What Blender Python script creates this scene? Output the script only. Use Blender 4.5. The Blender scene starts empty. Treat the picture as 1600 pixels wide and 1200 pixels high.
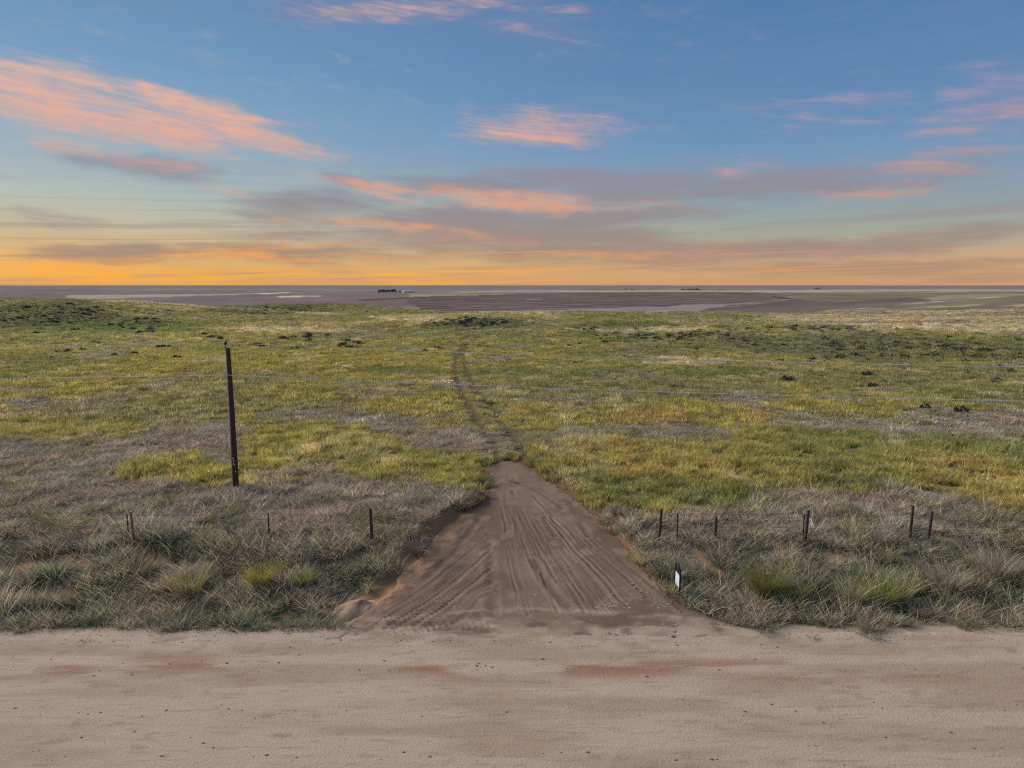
import bpy, math, random
import numpy as np

# ------------------------------------------------------------------ camera, sky, sun, exposure
SC = bpy.context.scene
F, CX, CY = 1100.0, 800.0, 600.0           # focal length and centre in photograph pixels (1600 x 1200)
CAMH, PITCH = 10.5, math.radians(8.02)
EXPO = 1.40
SKYK = 1.0 / 2 ** EXPO
SUN_AZ, SUN_EL = math.radians(-62), math.radians(27)   # azimuth from +Y towards +X
cam_data = bpy.data.cameras.new('camera')
cam_data.sensor_width = 36.0
cam_data.lens = 36.0 * F / 1600.0
cam_data.clip_start = 0.1
cam_data.clip_end = 120000.0
cam = bpy.data.objects.new('camera', cam_data)
SC.collection.objects.link(cam)
cam.location = (0, 0, CAMH)
cam.rotation_euler = (math.pi / 2 - PITCH, 0, 0)
SC.camera = cam
SC.view_settings.view_transform = 'Standard'
SC.view_settings.look = 'None'
SC.view_settings.gamma = 1.0
SC.view_settings.use_curve_mapping = False
SC.view_settings.exposure = EXPO
SC.cycles.use_denoising = False
SC.cycles.filter_width = 1.15
SC.cycles.max_bounces = 4
SC.cycles.diffuse_bounces = 2
SC.cycles.transmission_bounces = 2


def lin(c):
    return tuple((v / 255 / 12.92) if v <= 10 else ((v / 255 + .055) / 1.055) ** 2.4 for v in c)


def ray(px, py):
    a, b = (px - CX) / F, -(py - CY) / F
    c, s = math.cos(PITCH), math.sin(PITCH)
    d = np.array([a, c + b * s, -s + b * c])
    return d / np.linalg.norm(d)


def azel(px, py):
    d = ray(px, py)
    return math.degrees(math.atan2(d[0], d[1])), math.degrees(math.asin(d[2]))


class NT:
    """tiny helper for building node trees"""
    def __init__(self, tree):
        self.t = tree
        tree.nodes.clear()

    def n(self, kind, **kw):
        nd = self.t.nodes.new(kind)
        for k, v in kw.items():
            if k.startswith('i_'):
                key = k[2:]
                self.set(nd.inputs[int(key) if key.isdigit() else key], v)
            else:
                setattr(nd, k, v)
        return nd

    def set(self, sock, v):
        if isinstance(v, bpy.types.NodeSocket):
            self.t.links.new(v, sock)
        elif isinstance(v, bpy.types.Node):
            self.t.links.new(v.outputs[0], sock)
        else:
            if sock.type == 'RGBA' and len(v) == 3:
                v = (*v, 1)
            sock.default_value = v

    def m(self, op, a, b=0.0, c=None, clamp=False):
        nd = self.n('ShaderNodeMath', operation=op, use_clamp=clamp)
        self.set(nd.inputs[0], a)
        self.set(nd.inputs[1], b)
        if c is not None:
            self.set(nd.inputs[2], c)
        return nd.outputs[0]

    def v(self, op, a, b=None):
        nd = self.n('ShaderNodeVectorMath', operation=op)
        self.set(nd.inputs[0], a)
        if b is not None:
            self.set(nd.inputs[1], b)
        return nd

    def mix(self, fac, a, b, mode='MIX'):
        nd = self.n('ShaderNodeMix', data_type='RGBA', blend_type=mode)
        self.set(nd.inputs[0], fac)
        self.set(nd.inputs[6], a)
        self.set(nd.inputs[7], b)
        return nd.outputs[2]

    def noise(self, vec, scale, detail=4, rough=.55, dist=0.0):
        nd = self.n('ShaderNodeTexNoise')
        if vec is not None:
            self.set(nd.inputs['Vector'], vec)
        nd.inputs['Scale'].default_value = scale
        nd.inputs['Detail'].default_value = detail
        nd.inputs['Roughness'].default_value = rough
        nd.inputs['Distortion'].default_value = dist
        return nd.outputs['Fac']

    def rng(self, x, a, b, c=0.0, d=1.0, smooth=True):
        nd = self.n('ShaderNodeMapRange', interpolation_type='SMOOTHSTEP' if smooth else 'LINEAR')
        self.set(nd.inputs[0], x)
        for i, q in enumerate((a, b, c, d)):
            self.set(nd.inputs[1 + i], q)
        return nd.outputs[0]

    def ramp(self, fac, stops):
        nd = self.n('ShaderNodeValToRGB')
        self.set(nd.inputs[0], fac)
        cr = nd.color_ramp
        while len(cr.elements) < len(stops):
            cr.elements.new(0.5)
        for e, (p, c) in zip(cr.elements, stops):
            e.position = p
            e.color = (*c, 1)
        return nd.outputs[0]


def build_world():
    w = bpy.data.worlds.new('World')
    SC.world = w
    w.use_nodes = True
    T = NT(w.node_tree)
    tc = T.n('ShaderNodeTexCoord').outputs['Generated']
    sep = T.n('ShaderNodeSeparateXYZ', i_0=tc)
    x, y, z = sep.outputs
    az = T.m('MULTIPLY', T.m('ARCTAN2', x, y), 180 / math.pi)
    el = T.m('MULTIPLY', T.m('ARCSINE', z), 180 / math.pi)
    # clear sky: a gradient by height, warmer towards the afterglow on the left, with a low-sun Nishita sky mixed in
    e01 = T.m('DIVIDE', T.m('ADD', el, 1.0), 41.0, clamp=True)
    P = lambda d: (d + 1) / 41.0
    left = [(P(-1), lin((216, 150, 80))), (P(.4), lin((246, 182, 92))), (P(2.0), lin((234, 190, 122))), (P(4.0), lin((202, 192, 162))), (P(6.5), lin((178, 192, 190))),
            (P(10.5), lin((142, 176, 202))), (P(15), lin((118, 160, 198))), (P(24), lin((88, 132, 180))), (1.0, lin((74, 114, 166)))]
    right = [(P(-1), lin((200, 148, 112))), (P(.4), lin((220, 168, 122))), (P(2.0), lin((208, 176, 138))), (P(4.0), lin((170, 174, 162))), (P(6.5), lin((142, 167, 182))),
             (P(10.5), lin((112, 152, 192))), (P(15), lin((96, 138, 184))), (P(24), lin((80, 122, 172))), (1.0, lin((70, 108, 160)))]
    wl = T.rng(T.m('ABSOLUTE', T.m('ADD', az, 42)), 8, 62, 1, 0)
    base = T.mix(wl, T.ramp(e01, right), T.ramp(e01, left))
    nis = T.n('ShaderNodeTexSky', sky_type='NISHITA', sun_disc=False, sun_elevation=math.radians(4),
              sun_rotation=SUN_AZ, air_density=1.0, dust_density=1.5, ozone_density=2.0)
    nisc = T.mix(1.0, nis.outputs[0], (.10, .10, .10), 'MULTIPLY')
    base = T.mix(.12, base, nisc)
    # wind-drawn cloud texture, in direction space so that it runs on all round
    st = T.v('MULTIPLY', tc, (3.2, 3.2, 17.0)).outputs[0]
    tilt = T.n('ShaderNodeCombineXYZ', i_0=x, i_1=y, i_2=T.m('ADD', z, T.m('MULTIPLY', x, .10)))
    st2 = T.v('MULTIPLY', tilt, (4.6, 4.6, 46.0)).outputs[0]
    n1 = T.noise(st, 1.0, 6, .6, .4)
    n2 = T.noise(st2, 1.0, 7, .64, .9)
    n3 = T.noise(T.v('MULTIPLY', tilt, (13.0, 13.0, 120.0)).outputs[0], 1.0, 5, .65, .6)
    warp_a = T.m('MULTIPLY', T.m('SUBTRACT', T.noise(T.v('MULTIPLY', tc, (6, 6, 14)).outputs[0], 1.0, 4), .5), 9.0)
    warp_e = T.m('MULTIPLY', T.m('SUBTRACT', T.noise(T.v('ADD', T.v('MULTIPLY', tc, (7, 7, 22)).outputs[0], (5.2, 1.3, 2.1)).outputs[0], 1.0, 4), .5), 2.6)
    co = T.n('ShaderNodeCombineXYZ', i_0=T.m('ADD', az, warp_a), i_1=T.m('ADD', el, warp_e)).outputs[0]

    def blob(px, py, hw, hh, tilt_deg, amp):
        a, e = azel(px, py)
        a1, _ = azel(px + hw, py)
        a0, _ = azel(px - hw, py)
        mp = T.n('ShaderNodeMapping', vector_type='TEXTURE')
        T.set(mp.inputs['Vector'], co)
        mp.inputs['Location'].default_value = (a, e, 0)
        mp.inputs['Rotation'].default_value = (0, 0, math.radians(-tilt_deg))
        mp.inputs['Scale'].default_value = ((a1 - a0) / 2 * 1.25, hh * math.degrees(1 / F) * 1.45, 1)
        L = T.v('LENGTH', mp.outputs[0]).outputs['Value']
        return T.rng(L, 0.0, 1.6, amp, 0.0)

    def total(items):
        s = None
        for it in items:
            b = blob(*it)
            s = b if s is None else T.m('MAXIMUM', s, b)
        return s
    lit = total([(120, 172, 250, 34, 8, 1.1), (330, 194, 190, 20, 10, 1.0), (95, 222, 70, 8, 8, .75), (330, 290, 90, 9, 7, .62), (250, 258, 100, 10, 3, .45),
                 (850, 206, 125, 22, 3, 1.0), (600, 294, 110, 9, 6, .8), (790, 311, 210, 12, 3, 1.0), (610, 352, 130, 10, 6, .8), (700, 372, 120, 8, 3, .55),
                 (1145, 254, 70, 16, 6, .62), (1430, 262, 80, 13, 2, .66), (1360, 298, 80, 11, -6, .60), (1290, 168, 150, 22, 4, .42), (1545, 178, 110, 42, 10, .56), (1480, 205, 60, 14, 4, .45),
                 (120, 420, 170, 11, 4, .95), (420, 405, 330, 8, 0, .7), (900, 398, 300, 6, 0, .5), (640, 440, 70, 4, 0, .8), (250, 434, 180, 5, -2, .7)])
    grey = total([(960, 284, 170, 17, 2, 1.0), (740, 291, 130, 13, 2, .9), (1210, 287, 260, 15, -3, .85), (1420, 272, 130, 10, -4, .6), (480, 322, 120, 18, 0, .85), (700, 345, 280, 18, 0, .75), (930, 342, 190, 12, -2, .85), (760, 372, 330, 16, 1, .85),
                  (240, 262, 130, 15, 6, .6), (90, 338, 90, 9, 2, .5), (170, 392, 120, 11, 0, .95), (480, 397, 210, 13, 0, .95), (820, 388, 330, 15, 1, .85), (1180, 388, 330, 14, -3, .85), (1450, 372, 220, 12, -4, .7),
                  (1420, 415, 260, 9, -2, .6), (1000, 418, 260, 6, 0, .4), (1540, 438, 130, 8, -3, .6), (650, 300, 60, 8, 4, .5), (540, 284, 45, 10, 2, .7), (1120, 258, 110, 14, 3, .45), (1570, 165, 80, 30, 8, .4)])
    away = T.rng(T.m('ABSOLUTE', az), 38, 60, 0, 1)            # beyond the frame: scattered clouds of the same kind
    high = T.rng(el, 15, 22, 0, 1)
    wild = T.m('MAXIMUM', away, high)
    lit = T.m('MAXIMUM', lit, T.m('MULTIPLY', wild, T.rng(n1, .50, .72, 0, .8)))
    grey = T.m('MAXIMUM', grey, T.m('MULTIPLY', wild, T.rng(n1, .42, .62, 0, .5)))
    n4 = T.noise(T.v('MULTIPLY', tilt, (26.0, 26.0, 70.0)).outputs[0], 1.0, 5, .6, .3)
    tex = T.m('ADD', T.m('ADD', T.m('MULTIPLY', n2, .58), T.m('MULTIPLY', n3, .20)), T.m('MULTIPLY', n4, .24))
    litd = T.rng(T.m('ADD', lit, T.m('MULTIPLY', T.m('SUBTRACT', tex, .5), 3.6)), .16, 1.45, 0, 1)
    litd = T.m('MULTIPLY', litd, T.rng(lit, .0, .5, 0, 1))
    greyd = T.rng(T.m('ADD', grey, T.m('MULTIPLY', T.m('SUBTRACT', T.m('ADD', T.m('MULTIPLY', n1, .5), T.m('MULTIPLY', n2, .5)), .5), 2.6)), -.05, .95, 0, 1)
    greyd = T.m('MULTIPLY', greyd, T.rng(grey, .02, .5, 0, 1))
    veil = T.m('MULTIPLY', T.rng(n1, .42, .70, 0, 1), T.rng(el, 0, 9, .55, .22))
    gcol = T.ramp(e01, [(P(0), lin((184, 146, 114))), (P(3), lin((158, 138, 128))), (P(6), lin((146, 140, 146))), (P(10), lin((138, 142, 166))), (P(20), lin((126, 136, 168)))])
    lc_l = T.ramp(e01, [(P(0), lin((255, 176, 70))), (P(2.2), lin((255, 172, 78))), (P(5), lin((236, 164, 122))), (P(9), lin((236, 168, 136))), (P(14), lin((248, 188, 150)))])
    lc_r = T.ramp(e01, [(P(0), lin((226, 160, 100))), (P(2.2), lin((228, 160, 112))), (P(5), lin((226, 152, 122))), (P(9), lin((216, 158, 148))), (P(14), lin((202, 160, 170)))])
    lcol = T.mix(T.rng(az, -12, 26, 0, 1), lc_l, lc_r)
    col = T.mix(T.m('MULTIPLY', veil, .5), base, gcol)
    col = T.mix(T.m('MULTIPLY', greyd, .92), col, gcol)
    tilt2 = T.n('ShaderNodeCombineXYZ', i_0=x, i_1=y, i_2=T.m('SUBTRACT', z, T.m('MULTIPLY', x, .035)))
    s1 = T.noise(T.v('MULTIPLY', tilt2, (2.4, 2.4, 95.0)).outputs[0], 1.0, 4, .6, .6)
    s2 = T.noise(T.v('ADD', T.v('MULTIPLY', tilt2, (3.0, 3.0, 150.0)).outputs[0], (3.3, 8.1, 1.7)).outputs[0], 1.0, 5, .6, .8)
    col = T.mix(T.m('MULTIPLY', T.rng(s1, .48, .66, 0, .6), T.rng(el, 1, 9, 1, .15)), col, gcol)
    col = T.mix(T.m('MULTIPLY', T.rng(s2, .52, .70, 0, .75), T.rng(el, 1.2, 4.5, 1, .0)), col, lcol)
    col = T.mix(T.m('MULTIPLY', T.rng(T.m('ADD', T.m('MULTIPLY', n4, .6), T.m('MULTIPLY', n2, .4)), .52, .74, 0, .12), T.rng(el, 3, 8, 0, 1)), col, lcol)
    col = T.mix(T.m('MULTIPLY', litd, .86), col, lcol)
    bg = T.n('ShaderNodeBackground', i_Color=col, i_Strength=SKYK)
    out = T.n('ShaderNodeOutputWorld')
    w.node_tree.links.new(bg.outputs[0], out.inputs[0])


build_world()
sun = bpy.data.lights.new('sun', 'SUN')
sun.energy = 1.5
sun.angle = math.radians(24)
sun.color = (1.0, .93, .84)
sun_ob = bpy.data.objects.new('sun', sun)
SC.collection.objects.link(sun_ob)
sun_ob.rotation_euler = (math.pi / 2 - SUN_EL, 0, math.pi - SUN_AZ)

# ------------------------------------------------------------------ helpers
rs = np.random.RandomState(7)
random.seed(7)


def tag(o, label=None, cat=None, group=None, kind=None):
    for k, v in (('label', label), ('category', cat), ('group', group), ('kind', kind)):
        if v:
            o[k] = v
    return o


def mesh_from(name, verts, faces, mat=None, smooth=False):
    me = bpy.data.meshes.new(name)
    verts = np.asarray(verts, dtype=np.float32)
    if isinstance(faces, np.ndarray):
        nf, k = faces.shape
        me.vertices.add(len(verts))
        me.vertices.foreach_set('co', verts.ravel())
        me.loops.add(nf * k)
        me.loops.foreach_set('vertex_index', faces.astype(np.int32).ravel())
        me.polygons.add(nf)
        me.polygons.foreach_set('loop_start', np.arange(0, nf * k, k, dtype=np.int32))
        me.polygons.foreach_set('loop_total', np.full(nf, k, dtype=np.int32))
        me.update(calc_edges=True)
    else:
        me.from_pydata([tuple(v) for v in verts], [], faces)
    if smooth:
        me.polygons.foreach_set('use_smooth', np.ones(len(me.polygons), dtype=bool))
    if mat:
        me.materials.append(mat)
    me.validate()
    return me


def link(name, me, parent=None, loc=None):
    o = bpy.data.objects.new(name, me)
    SC.collection.objects.link(o)
    if parent:
        o.parent = parent
    if loc is not None:
        o.location = loc
    return o


def vattr(me, name, data, typ):
    a = me.attributes.new(name, typ, 'POINT')
    data = np.asarray(data, dtype=np.float32)
    if typ == 'FLOAT':
        a.data.foreach_set('value', data.ravel())
    elif typ == 'FLOAT_VECTOR':
        a.data.foreach_set('vector', data.ravel())
    else:
        a.data.foreach_set('color', np.concatenate([data, np.ones((len(data), 1), np.float32)], 1).ravel())


def sst(a, b, x):
    t = np.clip((x - a) / (b - a), 0, 1)
    return t * t * (3 - 2 * t)


def _h(ix, iy, s):
    n = (ix.astype(np.int64) * 374761393 + iy.astype(np.int64) * 668265263 + s * 1274126177) & 0xffffffff
    n = ((n ^ (n >> 13)) * 1274126177) & 0xffffffff
    return ((n ^ (n >> 16)) & 0xffff) / 65535.0


def vnoise(x, y, s=0):
    ix, iy = np.floor(x), np.floor(y)
    fx, fy = x - ix, y - iy
    fx, fy = fx * fx * (3 - 2 * fx), fy * fy * (3 - 2 * fy)
    a, b = _h(ix, iy, s), _h(ix + 1, iy, s)
    c, d = _h(ix, iy + 1, s), _h(ix + 1, iy + 1, s)
    return (a + (b - a) * fx) * (1 - fy) + (c + (d - c) * fx) * fy


def fbm(x, y, s=0, o=4):
    v, a, t = 0, .5, 0
    for i in range(o):
        v = v + a * vnoise(x * 2 ** i + 17.3 * i, y * 2 ** i - 9.1 * i, s + i)
        t += a
        a *= .5
    return v / t


def flat(px, py, z=0.0):
    d = ray(px, py)
    t = (z - CAMH) / d[2]
    return np.array([d[0] * t, d[1] * t])


def inpoly(x, y, poly):
    c = np.zeros(x.shape, bool)
    n = len(poly)
    for i in range(n):
        x0, y0 = poly[i]
        x1, y1 = poly[(i + 1) % n]
        if y0 == y1:
            continue
        k = (y0 > y) != (y1 > y)
        c ^= k & (x < (x1 - x0) * (y - y0) / (y1 - y0) + x0)
    return c


def dist_poly(x, y, poly, closed=True):
    """distance to a polyline, and the run along it"""
    best = np.full(x.shape, 1e9)
    run = np.zeros(x.shape)
    acc = 0.0
    n = len(poly)
    for i in range(n if closed else n - 1):
        a, b = np.array(poly[i]), np.array(poly[(i + 1) % n])
        L = np.linalg.norm(b - a)
        t = np.clip(((x - a[0]) * (b[0] - a[0]) + (y - a[1]) * (b[1] - a[1])) / (L * L + 1e-9), 0, 1)
        d = np.hypot(x - a[0] - t * (b[0] - a[0]), y - a[1] - t * (b[1] - a[1]))
        k = d < best
        best[k] = d[k]
        run[k] = (acc + t * L)[k]
        acc += L
    return best, run


# ------------------------------------------------------------------ lie of the land
ROAD_EDGE, ROAD_NEAR = 20.15, 12.2
drive_px = [(520, 992), (552, 974), (585, 952), (612, 918), (645, 878), (690, 832), (722, 808), (756, 790), (768, 762), (752, 740), (800, 728), (832, 742), (868, 766),
            (905, 790), (958, 835), (992, 872), (1022, 902), (1062, 938), (1108, 968), (1180, 992), (1200, 1016), (490, 1016)]
DRIVE = [flat(px, py, .25 if py < 950 else 0.05) for px, py in drive_px]
HILLS = [  # x-pixel, distance, height, half-width across, half-width along
    (60, 235, 4.3, 60, 45), (-120, 260, 4.5, 60, 60), (300, 250, 1.3, 40, 30), (440, 330, 3.4, 60, 40), (620, 360, 2.0, 45, 45), (735, 190, 1.9, 24, 22), (930, 215, 1.6, 26, 20), (560, 330, 1.5, 50, 30),
    (1130, 230, 1.2, 30, 25), (1330, 150, 1.2, 34, 16), (1560, 140, 1.2, 34, 16), (1620, 380, 8.6, 115, 65), (1060, 285, 1.2, 30, 25), (1480, 560, 8.5, 150, 130), (1700, 520, 9.0, 140, 160), (1250, 470, 2.5, 90, 60)]
PROF_Y = np.log([5, 60, 120, 220, 300, 420, 600, 800, 1000, 1500, 2500, 5000, 10000, 40000])
PROF_Z = np.array([.6, .6, .5, -.1, -1.9, -8, -13, -12, -11, -8.2, -9.5, -11, -14, -28])


def base_height(x, y):
    r = np.maximum(np.hypot(x, y), 5)
    yy = np.where(y > 0, np.maximum(y * .75 + r * .25, 5), r)
    z = np.interp(np.log(yy), PROF_Y, PROF_Z)
    for px, d, h, sx, sy in HILLS:
        cx = (px - CX) / F * d
        z = z + h * np.exp(-((x - cx) / sx) ** 2 - ((y - d) / sy) ** 2)
    k = sst(45, 160, yy)
    z = z + k * (fbm(x / 42, y / 42, 3, 3) - .5) * 2.6 + k * (fbm(x / 13, y / 13, 5, 2) - .5) * .5
    k2 = sst(500, 1600, yy)
    z = z + k2 * (fbm(x / 900, y / 700, 8, 3) - .5) * 7
    z = z + (fbm(x / 3.0, y / 3.0, 11, 3) - .5) * .16 * sst(20.5, 23, yy)
    # bank up from the road
    bank = sst(22.6, 28.0, y + (fbm(x / 5, y / 9, 21, 2) - .5) * 1.6)
    low = -.22 * sst(20.3, 21.6, y) * (1 - sst(22.0, 24.0, y))
    nearz = low + bank * .62 + (fbm(x / 1.4, y / 1.4, 31, 3) - .5) * .3 * sst(20.6, 22, y) * (1 - sst(28, 33, y))
    z = np.where(y < 30, nearz * (1 - sst(26, 30, y)) + z * sst(26, 30, y), z)
    z = np.where((y < 20.2) & (y > -60), np.where(y > ROAD_NEAR - .6, 0, -.1 * sst(ROAD_NEAR - .6, ROAD_NEAR - 2, y)), z)
    return z


def drive_sd(x, y):
    """signed distance to the edge of the dirt drive, + inside"""
    d, _ = dist_poly(x, y, DRIVE)
    return np.where(inpoly(x, y, DRIVE), d, -d)


def drive_height(x, y):
    return .06 + .50 * sst(20, 37, y) + (fbm(x / 2.2, y / 2.2, 41, 3) - .5) * .10 * sst(19.8, 21, y) - .02 * sst(21.2, 20.1, y)


def H(x, y):
    x, y = np.asarray(x, float), np.asarray(y, float)
    z = base_height(x, y)
    near = (y > 19) & (y < 44) & (np.abs(x) < 14)
    if near.any():
        xs, ys = x[near], y[near]
        sd = drive_sd(xs, ys) + (fbm(xs * 1.3, ys * 1.3, 51, 3) - .5) * .5
        k = sst(-.75, .05, sd)
        zz = z[near]
        lip = .16 * np.exp(-((sd + .75) / .35) ** 2) * (ys > 22)
        zz = (zz + lip) * (1 - k) + (drive_height(xs, ys)) * k
        z = z.copy()
        z[near] = zz
    return z


def h1(x, y):
    return float(H(np.array([x]), np.array([y]))[0])


_TT = np.geomspace(9, 60000, 1700)


def at(px, py):
    """where the line of sight through a pixel first meets the ground"""
    d = ray(px, py)
    zz = CAMH + d[2] * _TT - H(d[0] * _TT, d[1] * _TT)
    i = int(np.argmax(zz < 0))
    if i == 0:
        i = len(_TT) - 1
    a, b = zz[i - 1], zz[i]
    t = _TT[i - 1] + (_TT[i] - _TT[i - 1]) * a / (a - b + 1e-9)
    p = d * t
    return np.array([p[0], p[1], h1(p[0], p[1])])


def pxm(p):
    """photograph pixels per metre at a place"""
    c, s = math.cos(PITCH), math.sin(PITCH)
    return F / (p[1] * c - (p[2] - CAMH) * s)


# ------------------------------------------------------------------ what grows where
def sl(x, y):
    yy = np.maximum(y, 3)
    return x / yy, np.log(yy)


def zone(pts):
    q = [at(px, min(max(py, 447), 1180))[:2] for px, py in pts]
    return [(a / b, math.log(b)) for a, b in q]


GREY_ZONES = [zone(z) for z in (
    [(-300, 692), (120, 690), (290, 676), (345, 655), (372, 648), (378, 690), (372, 735), (340, 725), (300, 706), (200, 722), (185, 756), (330, 764), (470, 752), (620, 748), (725, 768), (770, 800), (560, 1000), (-300, 1000)],
    [(375, 650), (470, 634), (560, 642), (640, 652), (700, 672), (770, 676), (828, 672), (826, 712), (740, 716), (650, 712), (620, 684), (545, 662), (440, 660)],
    [(826, 682), (900, 668), (990, 664), (1080, 662), (1150, 682), (1090, 690), (960, 688), (840, 694)],
    [(1185, 660), (1230, 645), (1390, 652), (1440, 634), (1700, 655), (1800, 700), (1560, 692), (1400, 680), (1300, 676)],
    [(940, 806), (1000, 800), (1100, 806), (1190, 770), (1350, 776), (1470, 772), (1600, 812), (1900, 800), (1900, 1000), (1100, 1000), (1000, 870)],
    [(0, 626), (60, 622), (90, 634), (20, 640)], [(1090, 622), (1190, 618), (1230, 628), (1120, 634)])]
STRAW_ZONES = [zone(z) for z in (
    [(300, 514), (420, 512), (560, 514), (520, 520), (380, 520)], [(1000, 562), (1060, 558), (1150, 566), (1090, 574), (1020, 572)],
    [(560, 492), (700, 502), (740, 504), (640, 505)], [(860, 516), (1040, 510), (1150, 516), (980, 520)], [(1240, 500), (1400, 503), (1560, 520), (1330, 516)],
    [(640, 596), (700, 592), (760, 598), (690, 601)])]
BARE_ZONES = [zone(z) for z in ([(0, 890), (40, 866), (100, 861), (150, 866), (150, 884), (110, 892), (60, 894), (25, 904)], [(205, 868), (240, 856), (268, 866), (262, 886), (220, 886)], [(390, 888), (420, 872), (446, 886), (440, 902), (396, 902)],
                                [(-60, 930), (60, 916), (118, 920), (120, 936), (20, 944)], [(226, 906), (262, 888), (270, 904), (256, 922), (232, 924)], [(1064, 856), (1098, 860), (1130, 888), (1110, 896), (1085, 884)], [(1268, 852), (1335, 854), (1330, 876), (1280, 876)],
                                [(750, 736), (806, 733), (802, 745), (765, 750)], [(436, 946), (456, 946), (456, 964), (438, 964)], [(522, 958), (548, 934), (575, 926), (606, 938), (610, 960), (548, 976)])]
GREEN_ZONES = [zone(z) for z in ([(900, 748), (1000, 752), (1180, 766), (1180, 800), (1060, 800), (940, 782)], [(1250, 752), (1390, 752), (1380, 768), (1260, 766)], [(560, 572), (760, 580), (1060, 575), (1200, 578), (1180, 592), (800, 590), (560, 585)],
                                 [(640, 512), (700, 500), (780, 496), (850, 508), (760, 516)], [(900, 508), (960, 500), (1060, 504), (960, 512)], [(1500, 806), (1620, 800), (1620, 815), (1490, 815)], [(0, 500), (330, 500), (330, 516), (0, 520)])]
DARKHILL = [zone(z) for z in ([(-200, 470), (60, 466), (160, 486), (310, 508), (180, 514), (-200, 516)], [(640, 512), (700, 500), (780, 496), (850, 510), (760, 514)], [(900, 512), (940, 502), (1020, 502), (1050, 510)],
                              [(1100, 530), (1350, 520), (1620, 540), (1620, 565), (1350, 568), (1180, 552)], [(330, 478), (470, 474), (520, 486), (420, 494), (340, 488)])]
TRACKS = [[at(*p)[:2] for p in pl] for pl in ([(776, 722), (768, 690), (742, 652), (722, 618), (714, 600), (710, 575), (712, 552), (722, 542)], [(819, 722), (808, 690), (780, 655), (764, 632), (742, 608), (733, 590), (726, 568), (724, 555), (730, 540)])]


def zmask(zs, x, y, amp=.02, seed=60, jit=None):
    s, l = sl(x, y)
    s = s + (fbm(x / 2.6, y / 2.6, seed, 3) - .5) * amp * 1.6
    l = l + (fbm(x / 2.6 + 40, y / 2.6, seed + 3, 3) - .5) * amp * 3
    if jit is not None:
        s = s + jit[0] * amp * .15
        l = l + jit[1] * amp * .25
    m = np.zeros(x.shape, bool)
    for zn in zs:
        m |= inpoly(s, l, zn)
    return m


def track_mask(x, y, w0=.22, w1=.62):
    m = np.zeros(x.shape)
    k = (y > 38) & (y < 140) & (np.abs(x) < 16)
    if k.any():
        best = np.full(k.sum(), 9.0)
        for t in TRACKS:
            d, _ = dist_poly(x[k], y[k], t, False)
            best = np.minimum(best, d)
        m[k] = 1 - sst(w0, w1, best)
    return m


C = {k: np.array(lin(v)) for k, v in dict(
    yellow=(152, 140, 74), green=(118, 122, 70), orange=(154, 132, 80), olive=(130, 124, 82), grey=(146, 137, 118), mauve=(152, 134, 115), straw=(182, 165, 130), dark=(98, 102, 66),
    litter=(116, 104, 86), sand=(160, 124, 94), weed=(95, 99, 74)).items()}


def lerp(a, b, t):
    t = np.clip(t, 0, 1)[..., None]
    return a * (1 - t) + b * t


def tint(x, y, jit=None):
    """colour of the standing grass (photograph scale, before the albedo factor) and how grey/dry the place is"""
    n1 = fbm(x / 34 + 3, y / 40, 70, 3)
    n2 = fbm(x / 8, y / 9, 75, 3)
    n3 = fbm(x / 1.8, y / 1.8, 80, 2)
    if jit is not None:
        n2 = n2 + jit[0] * .07
        n3 = n3 + jit[1] * .12
    c = lerp(C['green'], C['yellow'], sst(.32, .56, n1 * .55 + n2 * .45))
    c = lerp(c, C['orange'], sst(.52, .68, n2 * .6 + n3 * .4) * .55)
    c = lerp(c, C['olive'], sst(.5, .66, fbm(x / 15 + 9, y / 18, 83, 3)) * .8)
    c = lerp(c, C['straw'], sst(.64, .78, fbm(x / 4, y / 5, 86, 3)) * .5)
    far = sst(120, 260, y)
    c = lerp(c, lerp(C['olive'], C['straw'], sst(.48, .66, fbm(x / 26, y / 30, 88, 3))), far * .7)
    g = zmask(GREY_ZONES, x, y, jit=jit).astype(float)
    g = np.maximum(g, sst(.62, .74, fbm(x / 5 + 31, y / 6, 90, 3)) * .7)
    gc = lerp(C['grey'], C['mauve'], sst(.4, .62, fbm(x / 2.2, y / 2.6, 92, 3)))
    gc = lerp(gc, C['olive'], sst(.52, .66, fbm(x / 2.0 + 7, y / 2.4, 95, 3)) * .7)
    gc = lerp(gc, C['weed'], sst(19.9, 20.5, y) * (1 - sst(24.5, 28.5, y)) * (.40 + .5 * sst(.4, .6, fbm(x / 1.5, y / 1.5, 97, 2))))
    c = lerp(c, gc, g)
    c = lerp(c, C['green'] * .95, zmask(GREEN_ZONES, x, y, jit=jit) * (1 - g * .5) * .75)
    c = lerp(c, C['straw'] * 1.02, zmask(STRAW_ZONES, x, y, jit=jit) * .85)
    s_, l_ = sl(x, y)
    c = lerp(c, lerp(C['straw'] * .9, C['mauve'] * .9, sst(.44, .6, fbm(x / 50, y / 16, 103, 4))), inpoly(s_, l_, TAN_SLOPE) * .85)
    c = lerp(c, C['dark'], zmask(DARKHILL, x, y, jit=jit) * .6)
    return c, g


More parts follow.
